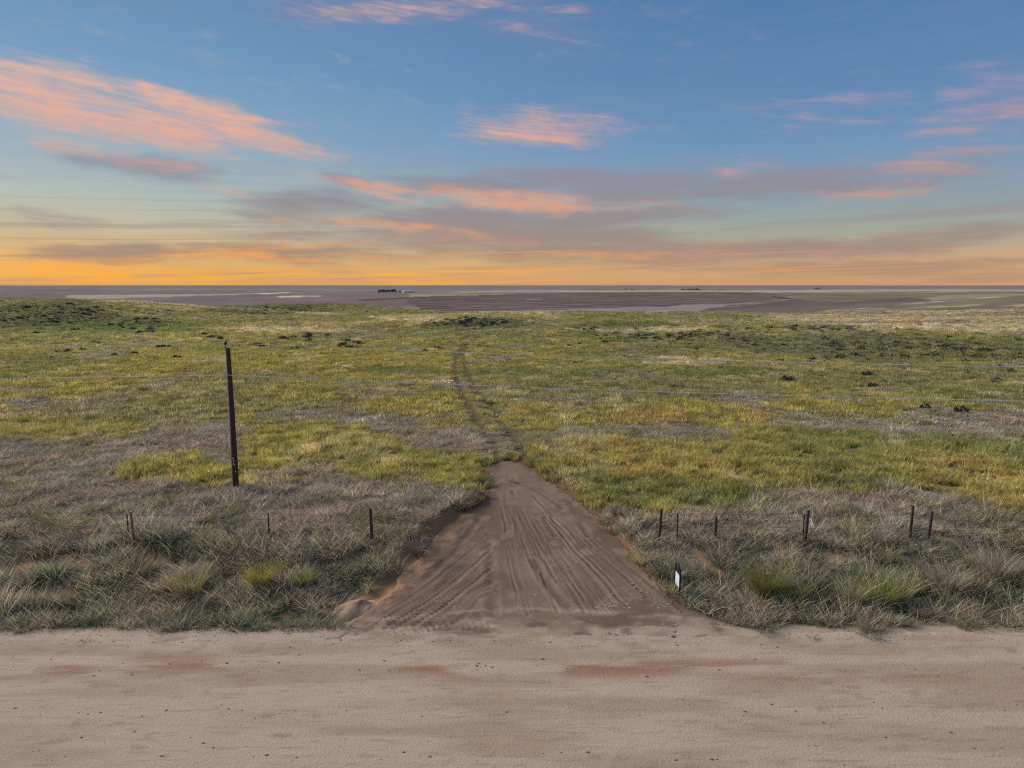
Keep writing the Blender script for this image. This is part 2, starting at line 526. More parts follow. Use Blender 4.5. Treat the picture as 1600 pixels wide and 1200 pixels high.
FIELDS = [(zone(p), np.array(lin(c)), plow) for p, c, plow in (
    ([(-300, 447.2), (2000, 447.2), (2000, 451), (-300, 451)], (124, 116, 118), 0),
    ([(-300, 455), (600, 455), (640, 466), (560, 478), (-300, 478)], (124, 112, 106), 0),
    ([(100, 462), (260, 460), (420, 458.5), (240, 465), (110, 466)], (168, 154, 132), 0),
    ([(380, 461), (470, 458), (640, 457), (640, 474), (560, 476), (400, 472)], (124, 107, 99), 0),
    ([(400, 458.3), (450, 456.2), (455, 457.2), (410, 460)], (196, 180, 150), 0),
    ([(430, 463), (500, 461.4), (500, 463), (440, 465)], (190, 174, 148), 0),
    ([(560, 468), (640, 464.5), (720, 462), (720, 463.4), (640, 466.5), (560, 470)], (92, 90, 66), 0),
    ([(640, 474), (640, 467), (760, 460.5), (1000, 456.5), (1190, 457), (1240, 466), (1160, 475), (1000, 489), (780, 491)], (122, 106, 99), 1),
    ([(800, 486), (960, 481), (1190, 472.5), (1110, 481), (1000, 490), (820, 491)], (142, 129, 120), 0),
    ([(822, 467.5), (846, 467), (846, 468.6), (822, 469)], (160, 140, 128), 0),
    ([(1020, 492), (1130, 481), (1200, 473), (1240, 467), (1440, 465), (1520, 469), (1300, 483), (1150, 496)], (108, 94, 87), 0),
    ([(1240, 459), (1600, 456), (1900, 456), (1900, 464), (1440, 464.6), (1240, 466)], (124, 112, 90), 0),
    ([(700, 455.3), (800, 453.8), (1000, 453.6), (1700, 452.4), (1700, 454.0), (1000, 455.8), (720, 456.6)], (168, 150, 120), 0),
    ([(1138, 456.3), (1178, 461.6), (1184, 463), (1136, 457.4)], (52, 52, 44), 0),
    ([(1208, 463), (1226, 465.2), (1240, 468.6), (1210, 464.4)], (66, 58, 50), 0))]
TAN_SLOPE = zone([(1180, 499), (1300, 484), (1400, 476), (1500, 469), (1620, 462), (1900, 462), (1900, 530), (1600, 525), (1400, 510), (1250, 505)])


def ground_colour(x, y):
    g, grey = tint(x, y)
    r = np.hypot(x, y)
    # between the stalks near by: litter and soil; farther off the grass itself closes over
    k = sst(55, 210, r)
    c = lerp(lerp(C['litter'], g, np.full(x.shape, .35)), g, k)
    s, l = sl(x, y)
    w = fbm(s * 9, l * 6, 99, 3) - .5
    sw, lw = s + w * .03, l + w * .05
    farm = sst(330, 460, y)
    s, l = s + w * .012, l + w * .03
    fc = lerp(np.array(lin((130, 118, 110))), np.array(lin((150, 138, 112))), sst(.42, .60, fbm(s * 5, l * 16, 101, 3)))
    fc = lerp(fc, np.array(lin((112, 108, 84))), sst(.54, .66, fbm(s * 7 + 3, l * 22, 102, 3)) * .8)
    c = lerp(c, fc, farm)
    ts = inpoly(sw, lw, TAN_SLOPE)
    tcol = lerp(np.array(lin((166, 153, 116))), np.array(lin((112, 99, 86))), sst(.40, .58, fbm(x / 45, y / 14, 103, 4)))
    tcol = lerp(tcol, np.array(lin((118, 116, 78))), sst(.5, .64, fbm(x / 30, y / 18, 109, 3)) * .7)
    plow = np.zeros(x.shape)
    for zn, fcol, pl in FIELDS:
        m = inpoly(s, l, zn) & (y > 330)
        c[m] = fcol * (.88 + .24 * fbm(x[m] / 160, y[m] / 120, 105, 3))[:, None]
        plow[m] = pl
    c = np.where((ts & (y > 250) & (y < 900))[:, None], tcol, c)
    bare = zmask(BARE_ZONES, x, y)
    c = np.where(bare[:, None], C['sand'], c)
    tm = track_mask(x, y)
    c = lerp(c, np.array(lin((96, 82, 60))), tm * .8)
    near = (y > 19) & (y < 44) & (np.abs(x) < 14)
    sd = np.full(x.shape, -9.0)
    sd[near] = drive_sd(x[near], y[near])
    cut = sst(-1.15, -.25, sd + (fbm(x * 1.1, y * 1.1, 107, 2) - .5) * .5)
    cut = cut * sst(21.0, 22.0, y)
    c = lerp(c, np.array(lin((172, 150, 126))), sst(20.95, 20.35, y) * (y > 0))
    c = lerp(c, lerp(np.array(lin((118, 88, 68))), np.array(lin((160, 120, 84))), sst(-.5, -1.5, x) * sst(31.5, 29, y)), cut)
    return c, plow


GK, TK = 1.30, 1.95     # albedo of open soil and of grass blades per unit of the photograph's colour


# ------------------------------------------------------------------ materials
def mat(name):
    m = bpy.data.materials.new(name)
    m.use_nodes = True
    return m, NT(m.node_tree)


def finish(m, T, shader, disp=None):
    out = T.n('ShaderNodeOutputMaterial')
    m.node_tree.links.new(shader.outputs[0], out.inputs[0])
    return m


def principled(T, col, rough=.9, normal=None, spec=.2, metal=0.0):
    b = T.n('ShaderNodeBsdfPrincipled')
    T.set(b.inputs['Base Color'], col)
    T.set(b.inputs['Roughness'], rough)
    b.inputs['Specular IOR Level'].default_value = spec
    b.inputs['Metallic'].default_value = metal
    if normal is not None:
        T.set(b.inputs['Normal'], normal)
    return b


def bump(T, h, strength=.5, dist=.05):
    b = T.n('ShaderNodeBump')
    b.inputs['Strength'].default_value = strength
    b.inputs['Distance'].default_value = dist
    T.set(b.inputs['Height'], h)
    return b.outputs[0]


def soil_mat(name, fine=1.0, amp=.35):
    m, T = mat(name)
    col = T.n('ShaderNodeAttribute', attribute_name='col').outputs['Color']
    pos = T.n('ShaderNodeNewGeometry').outputs['Position']
    n1 = T.noise(pos, .7 * fine, 6, .6)
    n2 = T.noise(pos, 7 * fine, 5, .65)
    n3 = T.noise(pos, .02, 5, .6)
    f = T.m('ADD', T.m('ADD', T.m('MULTIPLY', n1, amp), T.m('MULTIPLY', n2, amp)), T.m('MULTIPLY', n3, amp))
    f = T.m('ADD', f, 1 - 1.5 * amp)
    c = T.mix(1.0, col, T.n('ShaderNodeCombineXYZ', i_0=f, i_1=f, i_2=f), 'MULTIPLY')
    return m, T, c, pos, n2


def ground_mat():
    m, T, c, pos, n2 = soil_mat('prairie_soil', 1.0, .45)
    fb = T.rng(T.noise(T.v('MULTIPLY', pos, (.004, .0022, 0)).outputs[0], 1.0, 7, .68), .3, .7, .70, 1.28, False)
    c = T.mix(1.0, c, T.n('ShaderNodeCombineXYZ', i_0=fb, i_1=fb, i_2=fb), 'MULTIPLY')
    plow = T.n('ShaderNodeAttribute', attribute_name='plow').outputs['Fac']
    mp = T.n('ShaderNodeMapping')
    T.set(mp.inputs[0], pos)
    mp.inputs['Rotation'].default_value = (0, 0, math.radians(62))
    wv = T.n('ShaderNodeTexWave', wave_type='BANDS', bands_direction='X')
    T.set(wv.inputs['Vector'], mp.outputs[0])
    wv.inputs['Scale'].default_value = .0065
    wv.inputs['Distortion'].default_value = 1.6
    wv.inputs['Detail'].default_value = 3
    wv.inputs['Detail Scale'].default_value = .6
    c = T.mix(T.m('MULTIPLY', plow, T.m('MULTIPLY', wv.outputs['Fac'], .75)), c, lin((92, 74, 70)))
    return finish(m, T, principled(T, c, .95, bump(T, n2, .22, .04), .0))


def drive_mat():
    m, T, c, pos, n2 = soil_mat('graded_earth', 2.2, .22)
    sp = T.noise(pos, 42, 2, .5)
    c = T.mix(T.rng(sp, .68, .76, 0, .55), c, lin((186, 160, 140)))
    return finish(m, T, principled(T, c, .95, bump(T, T.noise(pos, 22, 5, .7), .55, .03), .12))


def blade_mat(name='grass_blade', trans=.35):
    m, T = mat(name)
    t = T.n('ShaderNodeAttribute', attribute_type='INSTANCER', attribute_name='tint').outputs['Color']
    v = T.n('ShaderNodeAttribute', attribute_name='var').outputs['Fac']
    h = T.n('ShaderNodeAttribute', attribute_name='hue').outputs['Fac']
    f = T.m('ADD', .40, T.m('MULTIPLY', T.m('POWER', v, 1.4), 1.45))
    c = T.mix(1.0, t, T.n('ShaderNodeCombineXYZ', i_0=f, i_1=f, i_2=f), 'MULTIPLY')
    straw = T.mix(1.0, (.62, .50, .34), T.n('ShaderNodeCombineXYZ', i_0=f, i_1=f, i_2=f), 'MULTIPLY')
    c = T.mix(T.m('MULTIPLY', T.rng(h, .62, .95, 0, 1), .55), c, straw)
    d = T.n('ShaderNodeBsdfDiffuse', i_Color=c)
    tr = T.n('ShaderNodeBsdfTranslucent', i_Color=c)
    mx = T.n('ShaderNodeMixShader', i_0=trans, i_1=d.outputs[0], i_2=tr.outputs[0])
    return finish(m, T, mx)


def plain_mat(name, c, rough=.8, amp=.3, scale=12, metal=0.0, stretch=None, attr=False, spec=.2):
    m, T = mat(name)
    pos = T.n('ShaderNodeTexCoord').outputs['Object']
    vec = T.v('MULTIPLY', pos, stretch).outputs[0] if stretch else pos
    n = T.noise(vec, scale, 5, .6)
    f = T.m('ADD', 1 - amp, T.m('MULTIPLY', n, 2 * amp))
    if attr:
        f = T.m('MULTIPLY', f, T.m('ADD', .55, T.m('MULTIPLY', T.n('ShaderNodeAttribute', attribute_name='var').outputs['Fac'], .9)))
    col = T.mix(1.0, c, T.n('ShaderNodeCombineXYZ', i_0=f, i_1=f, i_2=f), 'MULTIPLY')
    return finish(m, T, principled(T, col, rough, bump(T, n, .35, .01), spec, metal))


def leafy_mat(name, c1, c2, trans=.25):
    m, T = mat(name)
    v = T.n('ShaderNodeAttribute', attribute_name='var').outputs['Fac']
    h = T.n('ShaderNodeAttribute', attribute_name='hue').outputs['Fac']
    c = T.mix(h, c1, c2)
    f = T.m('ADD', .6, T.m('MULTIPLY', v, .8))
    c = T.mix(1.0, c, T.n('ShaderNodeCombineXYZ', i_0=f, i_1=f, i_2=f), 'MULTIPLY')
    mx = T.n('ShaderNodeMixShader', i_0=trans, i_1=T.n('ShaderNodeBsdfDiffuse', i_Color=c).outputs[0], i_2=T.n('ShaderNodeBsdfTranslucent', i_Color=c).outputs[0])
    return finish(m, T, mx)


M_GROUND, M_DRIVE, M_BLADE = ground_mat(), drive_mat(), blade_mat()


def road_mat():
    m, T, c, pos, n2 = soil_mat('sandy_road', 1.5, .12)
    g = T.noise(pos, 60, 3, .6)
    c = T.mix(T.rng(g, .62, .74, 0, .5), c, lin((120, 98, 80)))
    st = T.noise(T.v('MULTIPLY', pos, (.9, 7, 1)).outputs[0], 1.0, 6, .65)
    c = T.mix(T.rng(st, .50, .72, 0, .45), c, lin((138, 112, 90)))
    c = T.mix(T.rng(T.noise(pos, 3.0, 5, .7), .60, .76, 0, .5), c, lin((196, 176, 152)))
    return finish(m, T, principled(T, c, .95, bump(T, T.noise(pos, 14, 7, .75), .7, .035), .08))


M_ROAD = road_mat()

# ------------------------------------------------------------------ ground: one sheet out to the horizon
ang = np.radians(np.concatenate([np.arange(-52, 52.01, .26), np.arange(55, 305, 4.0)]))
rad = np.concatenate([np.geomspace(4, 18, 14)[:-1], np.geomspace(18, 46, 170)[:-1], np.geomspace(46, 800, 260)[:-1], np.geomspace(800, 60000, 130)])
A, R_ = np.meshgrid(ang, rad)
gx, gy = (np.sin(A) * R_).ravel(), (np.cos(A) * R_).ravel()
gz = H(gx, gy)
nearm = (gy > 19) & (gy < 44) & (np.abs(gx) < 14)
under = np.zeros(len(gx))
under[nearm] = sst(.25, .6, drive_sd(gx[nearm], gy[nearm]))
under = np.maximum(under, sst(.35, .7, ROAD_EDGE - gy) * sst(.2, .6, gy - ROAD_NEAR))
gz = gz - .3 * under - .05 * track_mask(gx, gy)
na, nr = len(ang), len(rad)
ii = np.arange(nr - 1)[:, None] * na + np.arange(na)[None, :]
jj = np.arange(nr - 1)[:, None] * na + (np.arange(na)[None, :] + 1) % na
faces = np.stack([ii, ii + na, jj + na, jj], -1).reshape(-1, 4)[:, ::-1]
cen = len(gx)
V = np.stack([gx, gy, gz], 1)
me = mesh_from('ground', V, np.ascontiguousarray(faces[:, ::-1]), M_GROUND, True)
gc, plow = ground_colour(gx, gy)
vattr(me, 'col', gc * GK, 'FLOAT_COLOR')
vattr(me, 'plow', plow, 'FLOAT')
ground = tag(link('ground', me), 'rolling grass prairie and far ploughed fields reaching the horizon', 'ground', kind='structure')

# ------------------------------------------------------------------ sandy road along the bottom
rx = np.arange(-75, 75.01, .12)
ry = np.concatenate([np.arange(ROAD_NEAR - .5, 20.9, .09)])
X, Y = np.meshgrid(rx, ry)
x, y = X.ravel(), Y.ravel()
edge = ROAD_EDGE + (fbm(x / .8, x * 0 + 3, 111, 4) - .5) * .55
mid = sst(ROAD_NEAR, ROAD_NEAR + .8, y) * (1 - sst(0, .55, y - edge))
z = base_height(x, np.minimum(y, 20.1)) * 0 + .02 + (fbm(x / .9, y / .5, 113, 4) - .5) * .016 + .02 * np.exp(-((y - edge + .25) / .22) ** 2) * fbm(x / .7, y, 115, 2)
for ty, wd in ((18.9, .35), (17.2, .4), (15.5, .4), (13.8, .4)):
    yy = ty + (fbm(x / 9, x * 0 + ty, 117, 2) - .5) * .7
    z -= .014 * np.exp(-((y - yy) / wd) ** 2)
z -= .34 * (1 - mid)
n = fbm(x / 3.2, y / .55, 121, 4)
band = np.exp(-((y - 18.25 - (fbm(x / 7, x * 0, 122, 2) - .5) * .9) / .50) ** 2)
c = lerp(np.array(lin((176, 154, 130))), np.array(lin((164, 140, 115))), sst(.36, .70, n))
c = lerp(c, np.array(lin((142, 104, 76))), sst(.42, .62, fbm(x / 2.4, y / .5, 125, 4)) * band * .85)
c = lerp(c, np.array(lin((132, 110, 92))), sst(.70, .80, fbm(x / .5, y / .25, 127, 3)) * .4)
c = lerp(c, np.array(lin((140, 112, 90))), np.exp(-((x - .5) / 6) ** 4) * sst(19.1, 20.2, y) * sst(.36, .56, fbm(x / .9, y / .5, 129, 4)) * .9)
nx, ny = len(rx), len(ry)
q = np.arange(ny - 1)[:, None] * nx + np.arange(nx - 1)[None, :]
faces = np.stack([q, q + 1, q + nx + 1, q + nx], -1).reshape(-1, 4)
me = mesh_from('road', np.stack([x, y, z], 1), faces, M_ROAD, True)
vattr(me, 'col', c * GK, 'FLOAT_COLOR')
road = tag(link('road', me), 'pale sandy dirt road running along the bottom of the picture', 'road', kind='structure')

# ------------------------------------------------------------------ graded dirt drive with tyre and blade marks
step = .034
dx, dy = np.arange(-7.6, 9.4, step), np.arange(18.9, 41.2, step)
X, Y = np.meshgrid(dx, dy)
x, y = X.ravel(), Y.ravel()
sd = drive_sd(x, y) + (fbm(x * 1.6, y * 1.6, 131, 4) - .5) * .7
z = drive_height(x, y) + (fbm(x * 1.2, y * 1.2, 133, 4) - .5) * .05 + .03
dcol = lerp(np.array(lin((126, 103, 83))), np.array(lin((110, 88, 70))), sst(.38, .64, fbm(x / 1.3, y / 1.8, 135, 4)))
dcol = lerp(dcol, np.array(lin((140, 114, 96))), sst(.56, .74, fbm(x / .6, y / .9, 137, 4)) * .7)
marks = []
for k in range(11):                       # wheel and track marks swinging in from the left
    marks.append(([(560 + 15 * k, 974 - 1.2 * k), (640 + 8.5 * k, 926 + 2.8 * k), (716 + 3 * k, 874 + 5.2 * k), (764, 830 + 9 * k)], .07 + .03 * (k % 3), .028, 1 if k in (1, 2, 3, 4, 6, 8) else 0))
mr = np.random.RandomState(77)
for j in range(34):                       # blade marks combing down to the right
    a = (j + mr.rand() * .9) / 34
    path = [np.array(p_) for p_ in ((772 + 62 * a, 772), (780 + 110 * a, 812), (792 + 190 * a, 880), (806 + 268 * a, 952 - 6 * a))]
    t0_ = mr.uniform(0, 2.2)
    tt_ = np.linspace(t0_, min(3, t0_ + mr.uniform(.7, 2.4)), 5)
    marks.append(([(float(np.interp(t_, range(4), [q_[0] for q_ in path])), float(np.interp(t_, range(4), [q_[1] for q_ in path]))) for t_ in tt_], .035 + .05 * mr.rand(), .03 + .03 * mr.rand(), 0))
marks += [([(834, 872), (850, 900), (872, 925), (892, 945)], .14, .10, 0), ([(764, 862), (766, 905), (770, 950)], .16, .06, 0),
          ([(660, 972), (720, 958), (770, 940)], .16, .04, 1), ([(600, 982), (690, 972), (770, 965)], .16, .04, 1), ([(850, 812), (868, 838)], .12, .06, 0), ([(860, 812), (880, 840)], .10, .06, 0), ([(900, 812), (918, 838)], .12, .05, 0), ([(800, 775), (806, 800)], .1, .05, 0),
          ([(790, 758), (840, 775), (880, 800)], .1, .04, 0), ([(700, 860), (740, 825), (765, 790)], .12, .04, 0), ([(655, 905), (700, 868), (735, 836)], .12, .04, 0)]
for pts, wd, dp, tread in marks:
    P_ = [flat(px, py, .3) for px, py in pts]
    # smooth the bend
    for _ in range(2):
        Q = [P_[0]]
        for a, b in zip(P_[:-1], P_[1:]):
            Q += [a * .75 + b * .25, a * .25 + b * .75]
        P_ = Q + [P_[-1]]
    bb = np.array(P_)
    k = (x > bb[:, 0].min() - .6) & (x < bb[:, 0].max() + .6) & (y > bb[:, 1].min() - .6) & (y < bb[:, 1].max() + .6)
    d, run = dist_poly(x[k] + (fbm(x[k] * .8, y[k] * .8, 141, 2) - .5) * .12, y[k], P_, False)
    fade = sst(.32, .68, fbm(run * .5 + wd * 90, run * 0 + dp * 300, 143, 3) + .08)
    g = np.exp(-(d / wd) ** 2) * fade
    lipz = np.exp(-((d - wd * 1.9) / (wd * .7)) ** 2) * fade
    zk = (-dp * g + dp * .55 * lipz) * .26
    if tread:
        lug = (np.sin(run * 2 * math.pi / .20 + d * 9) > .1).astype(float)
        zk += -.030 * lug * np.exp(-(d / (wd * 1.5)) ** 4) * fade
    z[k] += zk
    dk = dcol[k]
    dk = lerp(dk, np.array(lin((92, 68, 56))), g * .5)
    dk = lerp(dk, np.array(lin((146, 120, 102))), lipz * .35)
    dcol[k] = dk
# windrow of paler soil along the mouth, merging into the road sand
wr = [flat(px, py, .05) for px, py in ((548, 974), (620, 970), (700, 964), (780, 957), (860, 957), (960, 962), (1060, 968))]
d, run = dist_poly(x, y, wr, False)
wn = fbm(x / .8, y / .4, 151, 3)
z += .05 * np.exp(-(d / .22) ** 2) * (.2 + wn)
dcol = lerp(dcol, np.array(lin((164, 138, 120))), np.exp(-(d / .20) ** 2) * .7 * sst(.3, .6, wn))
rc = lerp(np.array(lin((176, 154, 130))), np.array(lin((164, 140, 115))), fbm(x / 1.2, y / .6, 154, 3))
dcol = lerp(dcol, rc, sst(20.95, 19.75, y + (fbm(x / .9, y / .45, 153, 4) - .5) * 2.0))
dcol = lerp(dcol, np.array(lin((112, 88, 74))), sst(.56, .68, fbm(x / .7, y / .35, 156, 4)) * sst(21.2, 20.6, y) * sst(19.5, 20.1, y) * .8)
oc = sst(.95, .25, sd + (fbm(x / .9, y / .9, 155, 3) - .5) * .8) * sst(-1.0, -1.8, x) * sst(31.5, 29, y) * sst(21.1, 22.2, y)
dcol = lerp(dcol, np.array(lin((160, 122, 88))), oc * .8)
z += oc * .10 * fbm(x / .35, y / .35, 157, 3)
z -= .55 * sst(.10, -.45, sd) * sst(20.1, 20.7, y)
z = np.where(y < 21, z * sst(19.5, 20.8, y) + (.015 - .05 * sst(20.0, 19.2, y) - .06 * sst(.3, -.3, sd)) * (1 - sst(19.5, 20.8, y)), z)
keep = (sd > -.8).reshape(len(dy), len(dx))
nx = len(dx)
q = np.arange(len(dy) - 1)[:, None] * nx + np.arange(nx - 1)[None, :]
fk = keep[:-1, :-1] & keep[1:, :-1] & keep[:-1, 1:] & keep[1:, 1:]
q = q[fk]
faces = np.stack([q, q + 1, q + nx + 1, q + nx], -1)
used = np.unique(faces)
remap = np.full(len(x), -1)
remap[used] = np.arange(len(used))
me = mesh_from('driveway', np.stack([x, y, z], 1)[used], remap[faces], M_DRIVE, True)
vattr(me, 'col', dcol[used] * GK, 'FLOAT_COLOR')
drive = tag(link('driveway', me), 'freshly graded brown dirt drive with tyre tracks leading off the road', 'driveway', kind='structure')


# ------------------------------------------------------------------ grass
def blades(n, radius, height, width, lean, curl, seed, hvar=.4, segs=3, spread_pow=.6):
    r = np.random.RandomState(seed)
    V, Fc, var, hue = [], [], [], []
    for i in range(n):
        a = r.rand() * 6.283
        rr = radius * r.rand() ** spread_pow
        b = np.array([math.cos(a) * rr, math.sin(a) * rr, -.04])
        h = height * (1 - hvar * r.rand())
        la = a + r.randn() * .9
        ln = lean * (.3 + r.rand())
        dirv = np.array([math.cos(la), math.sin(la), 0])
        sa = r.rand() * 3.14159
        side = np.array([math.cos(sa), math.sin(sa), 0]) * width * (.6 + .7 * r.rand()) / 2
        vv, hh = r.rand(), r.rand()
        base = len(V)
        for s in range(segs):
            t = s / segs
            c = b + dirv * (ln * t + curl * t * t) * h + np.array([0, 0, h * (t - curl * .35 * t * t)])
            w = 1 - t * .75
            V += [c - side * w, c + side * w]
        V.append(b + dirv * (ln + curl) * h + np.array([0, 0, h * (1 - curl * .35)]))
        for s in range(segs - 1):
            k = base + 2 * s
            Fc.append((k, k + 1, k + 3, k + 2))
        k = base + 2 * (segs - 1)
        Fc.append((k, k + 1, k + 2))
        var += [vv] * (2 * segs + 1)
        hue += [hh] * (2 * segs + 1)
    return V, Fc, var, hue


def blade_mesh(name, data, m):
    V, Fc, var, hue = data
    me = mesh_from(name, np.array(V), Fc, m)
    vattr(me, 'var', var, 'FLOAT')
    vattr(me, 'hue', hue, 'FLOAT')
    return me


def join(*ds):
    V, Fc, var, hue = [], [], [], []
    for d in ds:
        b = len(V)
        V += list(d[0])
        Fc += [tuple(i + b for i in f) for f in d[1]]
        var += d[2]
        hue += d[3]
    return V, Fc, var, hue


def protos(name, metas):
    col = bpy.data.collections.new(name)
    for i, me in enumerate(metas):
        o = bpy.data.objects.new('%s_%02d' % (name, i), me)
        col.objects.link(o)
    return col


def scatter(name, label, cat, P, rot, scale, idx, tints, col):
    me = bpy.data.meshes.new(name)
    me.vertices.add(len(P))
    me.vertices.foreach_set('co', np.asarray(P, np.float32).ravel())
    vattr(me, 'rot', rot, 'FLOAT_VECTOR')
    vattr(me, 'scl', scale, 'FLOAT_VECTOR')
    vattr(me, 'tint', tints, 'FLOAT_COLOR')
    a = me.attributes.new('idx', 'INT', 'POINT')
    a.data.foreach_set('value', np.asarray(idx, np.int32))
    o = tag(link(name, me), label, cat, kind='stuff')
    ng = bpy.data.node_groups.new(name, 'GeometryNodeTree')
    ng.interface.new_socket('Geometry', in_out='INPUT', socket_type='NodeSocketGeometry')
    ng.interface.new_socket('Geometry', in_out='OUTPUT', socket_type='NodeSocketGeometry')
    N = ng.nodes.new
    gi, go = N('NodeGroupInput'), N('NodeGroupOutput')
    ci = N('GeometryNodeCollectionInfo')
    ci.inputs['Collection'].default_value = col
    ci.inputs['Separate Children'].default_value = True
    ci.inputs['Reset Children'].default_value = True
    ip = N('GeometryNodeInstanceOnPoints')
    ip.inputs['Pick Instance'].default_value = True

    def na(nm, typ):
        k = N('GeometryNodeInputNamedAttribute')
        k.data_type = typ
        k.inputs[0].default_value = nm
        return k.outputs[0]
    L = ng.links.new
    L(gi.outputs[0], ip.inputs['Points'])
    L(ci.outputs[0], ip.inputs['Instance'])
    L(na('idx', 'INT'), ip.inputs['Instance Index'])
    e2r = N('FunctionNodeEulerToRotation')
    L(na('rot', 'FLOAT_VECTOR'), e2r.inputs[0])
    L(e2r.outputs[0], ip.inputs['Rotation'])
    L(na('scl', 'FLOAT_VECTOR'), ip.inputs['Scale'])
    L(ip.outputs[0], go.inputs[0])
    md = o.modifiers.new('scatter', 'NODES')
    md.node_group = ng
    return o


def sector_points(y0, y1, dens, margin=1.16):
    """random places in the strip of land in view between two distances"""
    half = 800 / F * margin
    area = half * (y1 * y1 - y0 * y0)
    n = int(area * dens)
    yy = np.sqrt(rs.rand(n) * (y1 * y1 - y0 * y0) + y0 * y0)
    xx = (rs.rand(n) * 2 - 1) * half * yy
    return xx, yy


def clear_of_bare(x, y):
    k = np.ones(x.shape, bool)
    near = (y > 19) & (y < 44) & (np.abs(x) < 14)
    sd = np.full(x.shape, -9.0)
    sd[near] = drive_sd(x[near], y[near])
    k &= ~(sd + (fbm(x * 1.3, y * 1.3, 161, 3) - .5) * .7 + rs.randn(len(x)) * .07 > -.12)
    left_cut = (sd > -.75) & (x < -1.2) & (y < 30.5) & (y > 21.2) & (rs.rand(len(x)) < .93)
    k &= ~left_cut
    k &= ~(zmask(BARE_ZONES, x, y) & (rs.rand(len(x)) < .96))
    e = ROAD_EDGE + .25 + (fbm(x / .9, x * 0 + 7, 163, 3) - .5) * 1.1
    k &= y > e
    return k


# prototypes
def stalks(n, seed):
    d = blades(n, .16, .62, .013, .55, .45, seed, .5)
    return d[0], d[1], [.9] * len(d[2]), [1.0] * len(d[3])


up = [blade_mesh('upright_tuft', blades(42, .17, .44, .020, .22, .28, 100 + i), M_BLADE) for i in range(4)]
dry = [blade_mesh('dry_tuft', blades(50, .20, .34, .017, .55, .55, 200 + i, .6), M_BLADE) for i in range(4)]
weed = [blade_mesh('weed_tuft', join(blades(50, .20, .24, .022, .75, .8, 300 + i, .6), blades(14, .10, .42, .016, .25, .35, 340 + i), stalks(5, 360 + i)), M_BLADE) for i in range(4)]
patch_up = [blade_mesh('upright_patch', blades(110, .62, .40, .034, .22, .25, 400 + i, .45, 2), M_BLADE) for i in range(4)]
patch_dry = [blade_mesh('dry_patch', blades(110, .62, .28, .034, .55, .5, 450 + i, .6, 2), M_BLADE) for i in range(4)]
GRASS = protos('grass_tuft', up + dry + weed)
PATCH = protos('grass_patch', patch_up + patch_dry)


def lay(name, label, x, y, kind_fn, hscale, protocol, z_off=0.0, dens=0.0):
    z = H(x, y)
    jit = (rs.randn(len(x)), rs.randn(len(x)))
    t, g = tint(x, y, jit)
    idx, s = kind_fn(x, y, g)
    v = (.60 + .80 * rs.rand(len(x)) ** 1.3) * (.62 + .76 * fbm(x / .7, y / .7, 173, 2))
    t = t * v[:, None] * TK
    t = t * (1 + (rs.rand(len(x), 3) - .5) * .12)
    tm = track_mask(x, y, .10, .40) if y.max() < 60 else track_mask(x, y, .30, .62)
    near_t = track_mask(x, y, .5, 1.5)
    tm = tm * (.45 + .55 * sst(.34, .52, fbm(x / 1.5, y / 3.5, 177, 2)))
    s = s * (1 - .30 * near_t)
    sc = s * hscale * (.75 + .5 * rs.rand(len(x)))
    scl = np.stack([sc * (.9 + .3 * rs.rand(len(x))), sc, sc * (1 - .7 * tm) * (.40 + 1.2 * fbm(x / 1.3, y / 1.3, 171, 2))], 1)
    rot = np.stack([rs.randn(len(x)) * .10, rs.randn(len(x)) * .10, rs.rand(len(x)) * 6.283], 1)
    k = rs.rand(len(x)) > tm * .86 + (1 - dens) * .85 * sst(.5, .36, fbm(x / .75, y / .75, 175, 2))
    P = np.stack([x, y, z + z_off - .03 * tm], 1)
    return scatter(name, label, 'grass', P[k], rot[k], scl[k], idx[k], t[k], protocol)


def near_kind(x, y, g):
    r = rs.rand(len(x))
    ditch = sst(20.4, 21.4, y) * (1 - sst(24.5, 28, y))
    weedp = ditch * .62 + .08
    idx = np.where(r < weedp, 8, np.where(rs.rand(len(x)) < g * .9 + .08, 4, 0)) + rs.randint(0, 4, len(x))
    s = np.where(idx >= 8, .95 + .7 * fbm(x / 1.3, y / 1.3, 181, 2), np.where(idx >= 4, 1.15, 1.05))
    s = s * np.where(y < 21.4, .45 + .8 * fbm(x / .8, y / .8, 183, 2), 1.0)
    return idx, s


def far_kind(x, y, g):
    idx = np.where(rs.rand(len(x)) < g * .9 + .12, 4, 0) + rs.randint(0, 4, len(x))
    return idx, np.ones(len(x))


x, y = sector_points(20.2, 30, 34)
k = clear_of_bare(x, y)
lay('roadside_grass', 'grey-green weeds and dry grass thick along the fence bank', x[k], y[k], near_kind, 1.0, GRASS)
x, y = sector_points(30, 48, 24)
k = clear_of_bare(x, y)
lay('meadow_grass', 'yellow-green and dry grey prairie grass just beyond the fence', x[k], y[k], near_kind, 1.05, GRASS)
x, y = sector_points(48, 110, 3.6)
lay('prairie_grass', 'yellow-green prairie grass across the middle of the field', x, y, far_kind, 1.0, PATCH)
x, y = sector_points(110, 330, .62)
lay('hill_grass', 'olive and straw grass over the low far rises', x, y, far_kind, 1.35, PATCH)
x = np.random.RandomState(3).rand(2600) * 60 - 30
y = 11.6 - np.random.RandomState(4).rand(2600) ** 1.4 * 7
lay('verge_grass', 'low weeds on the near verge of the sandy road', x, y, near_kind, .8, GRASS)


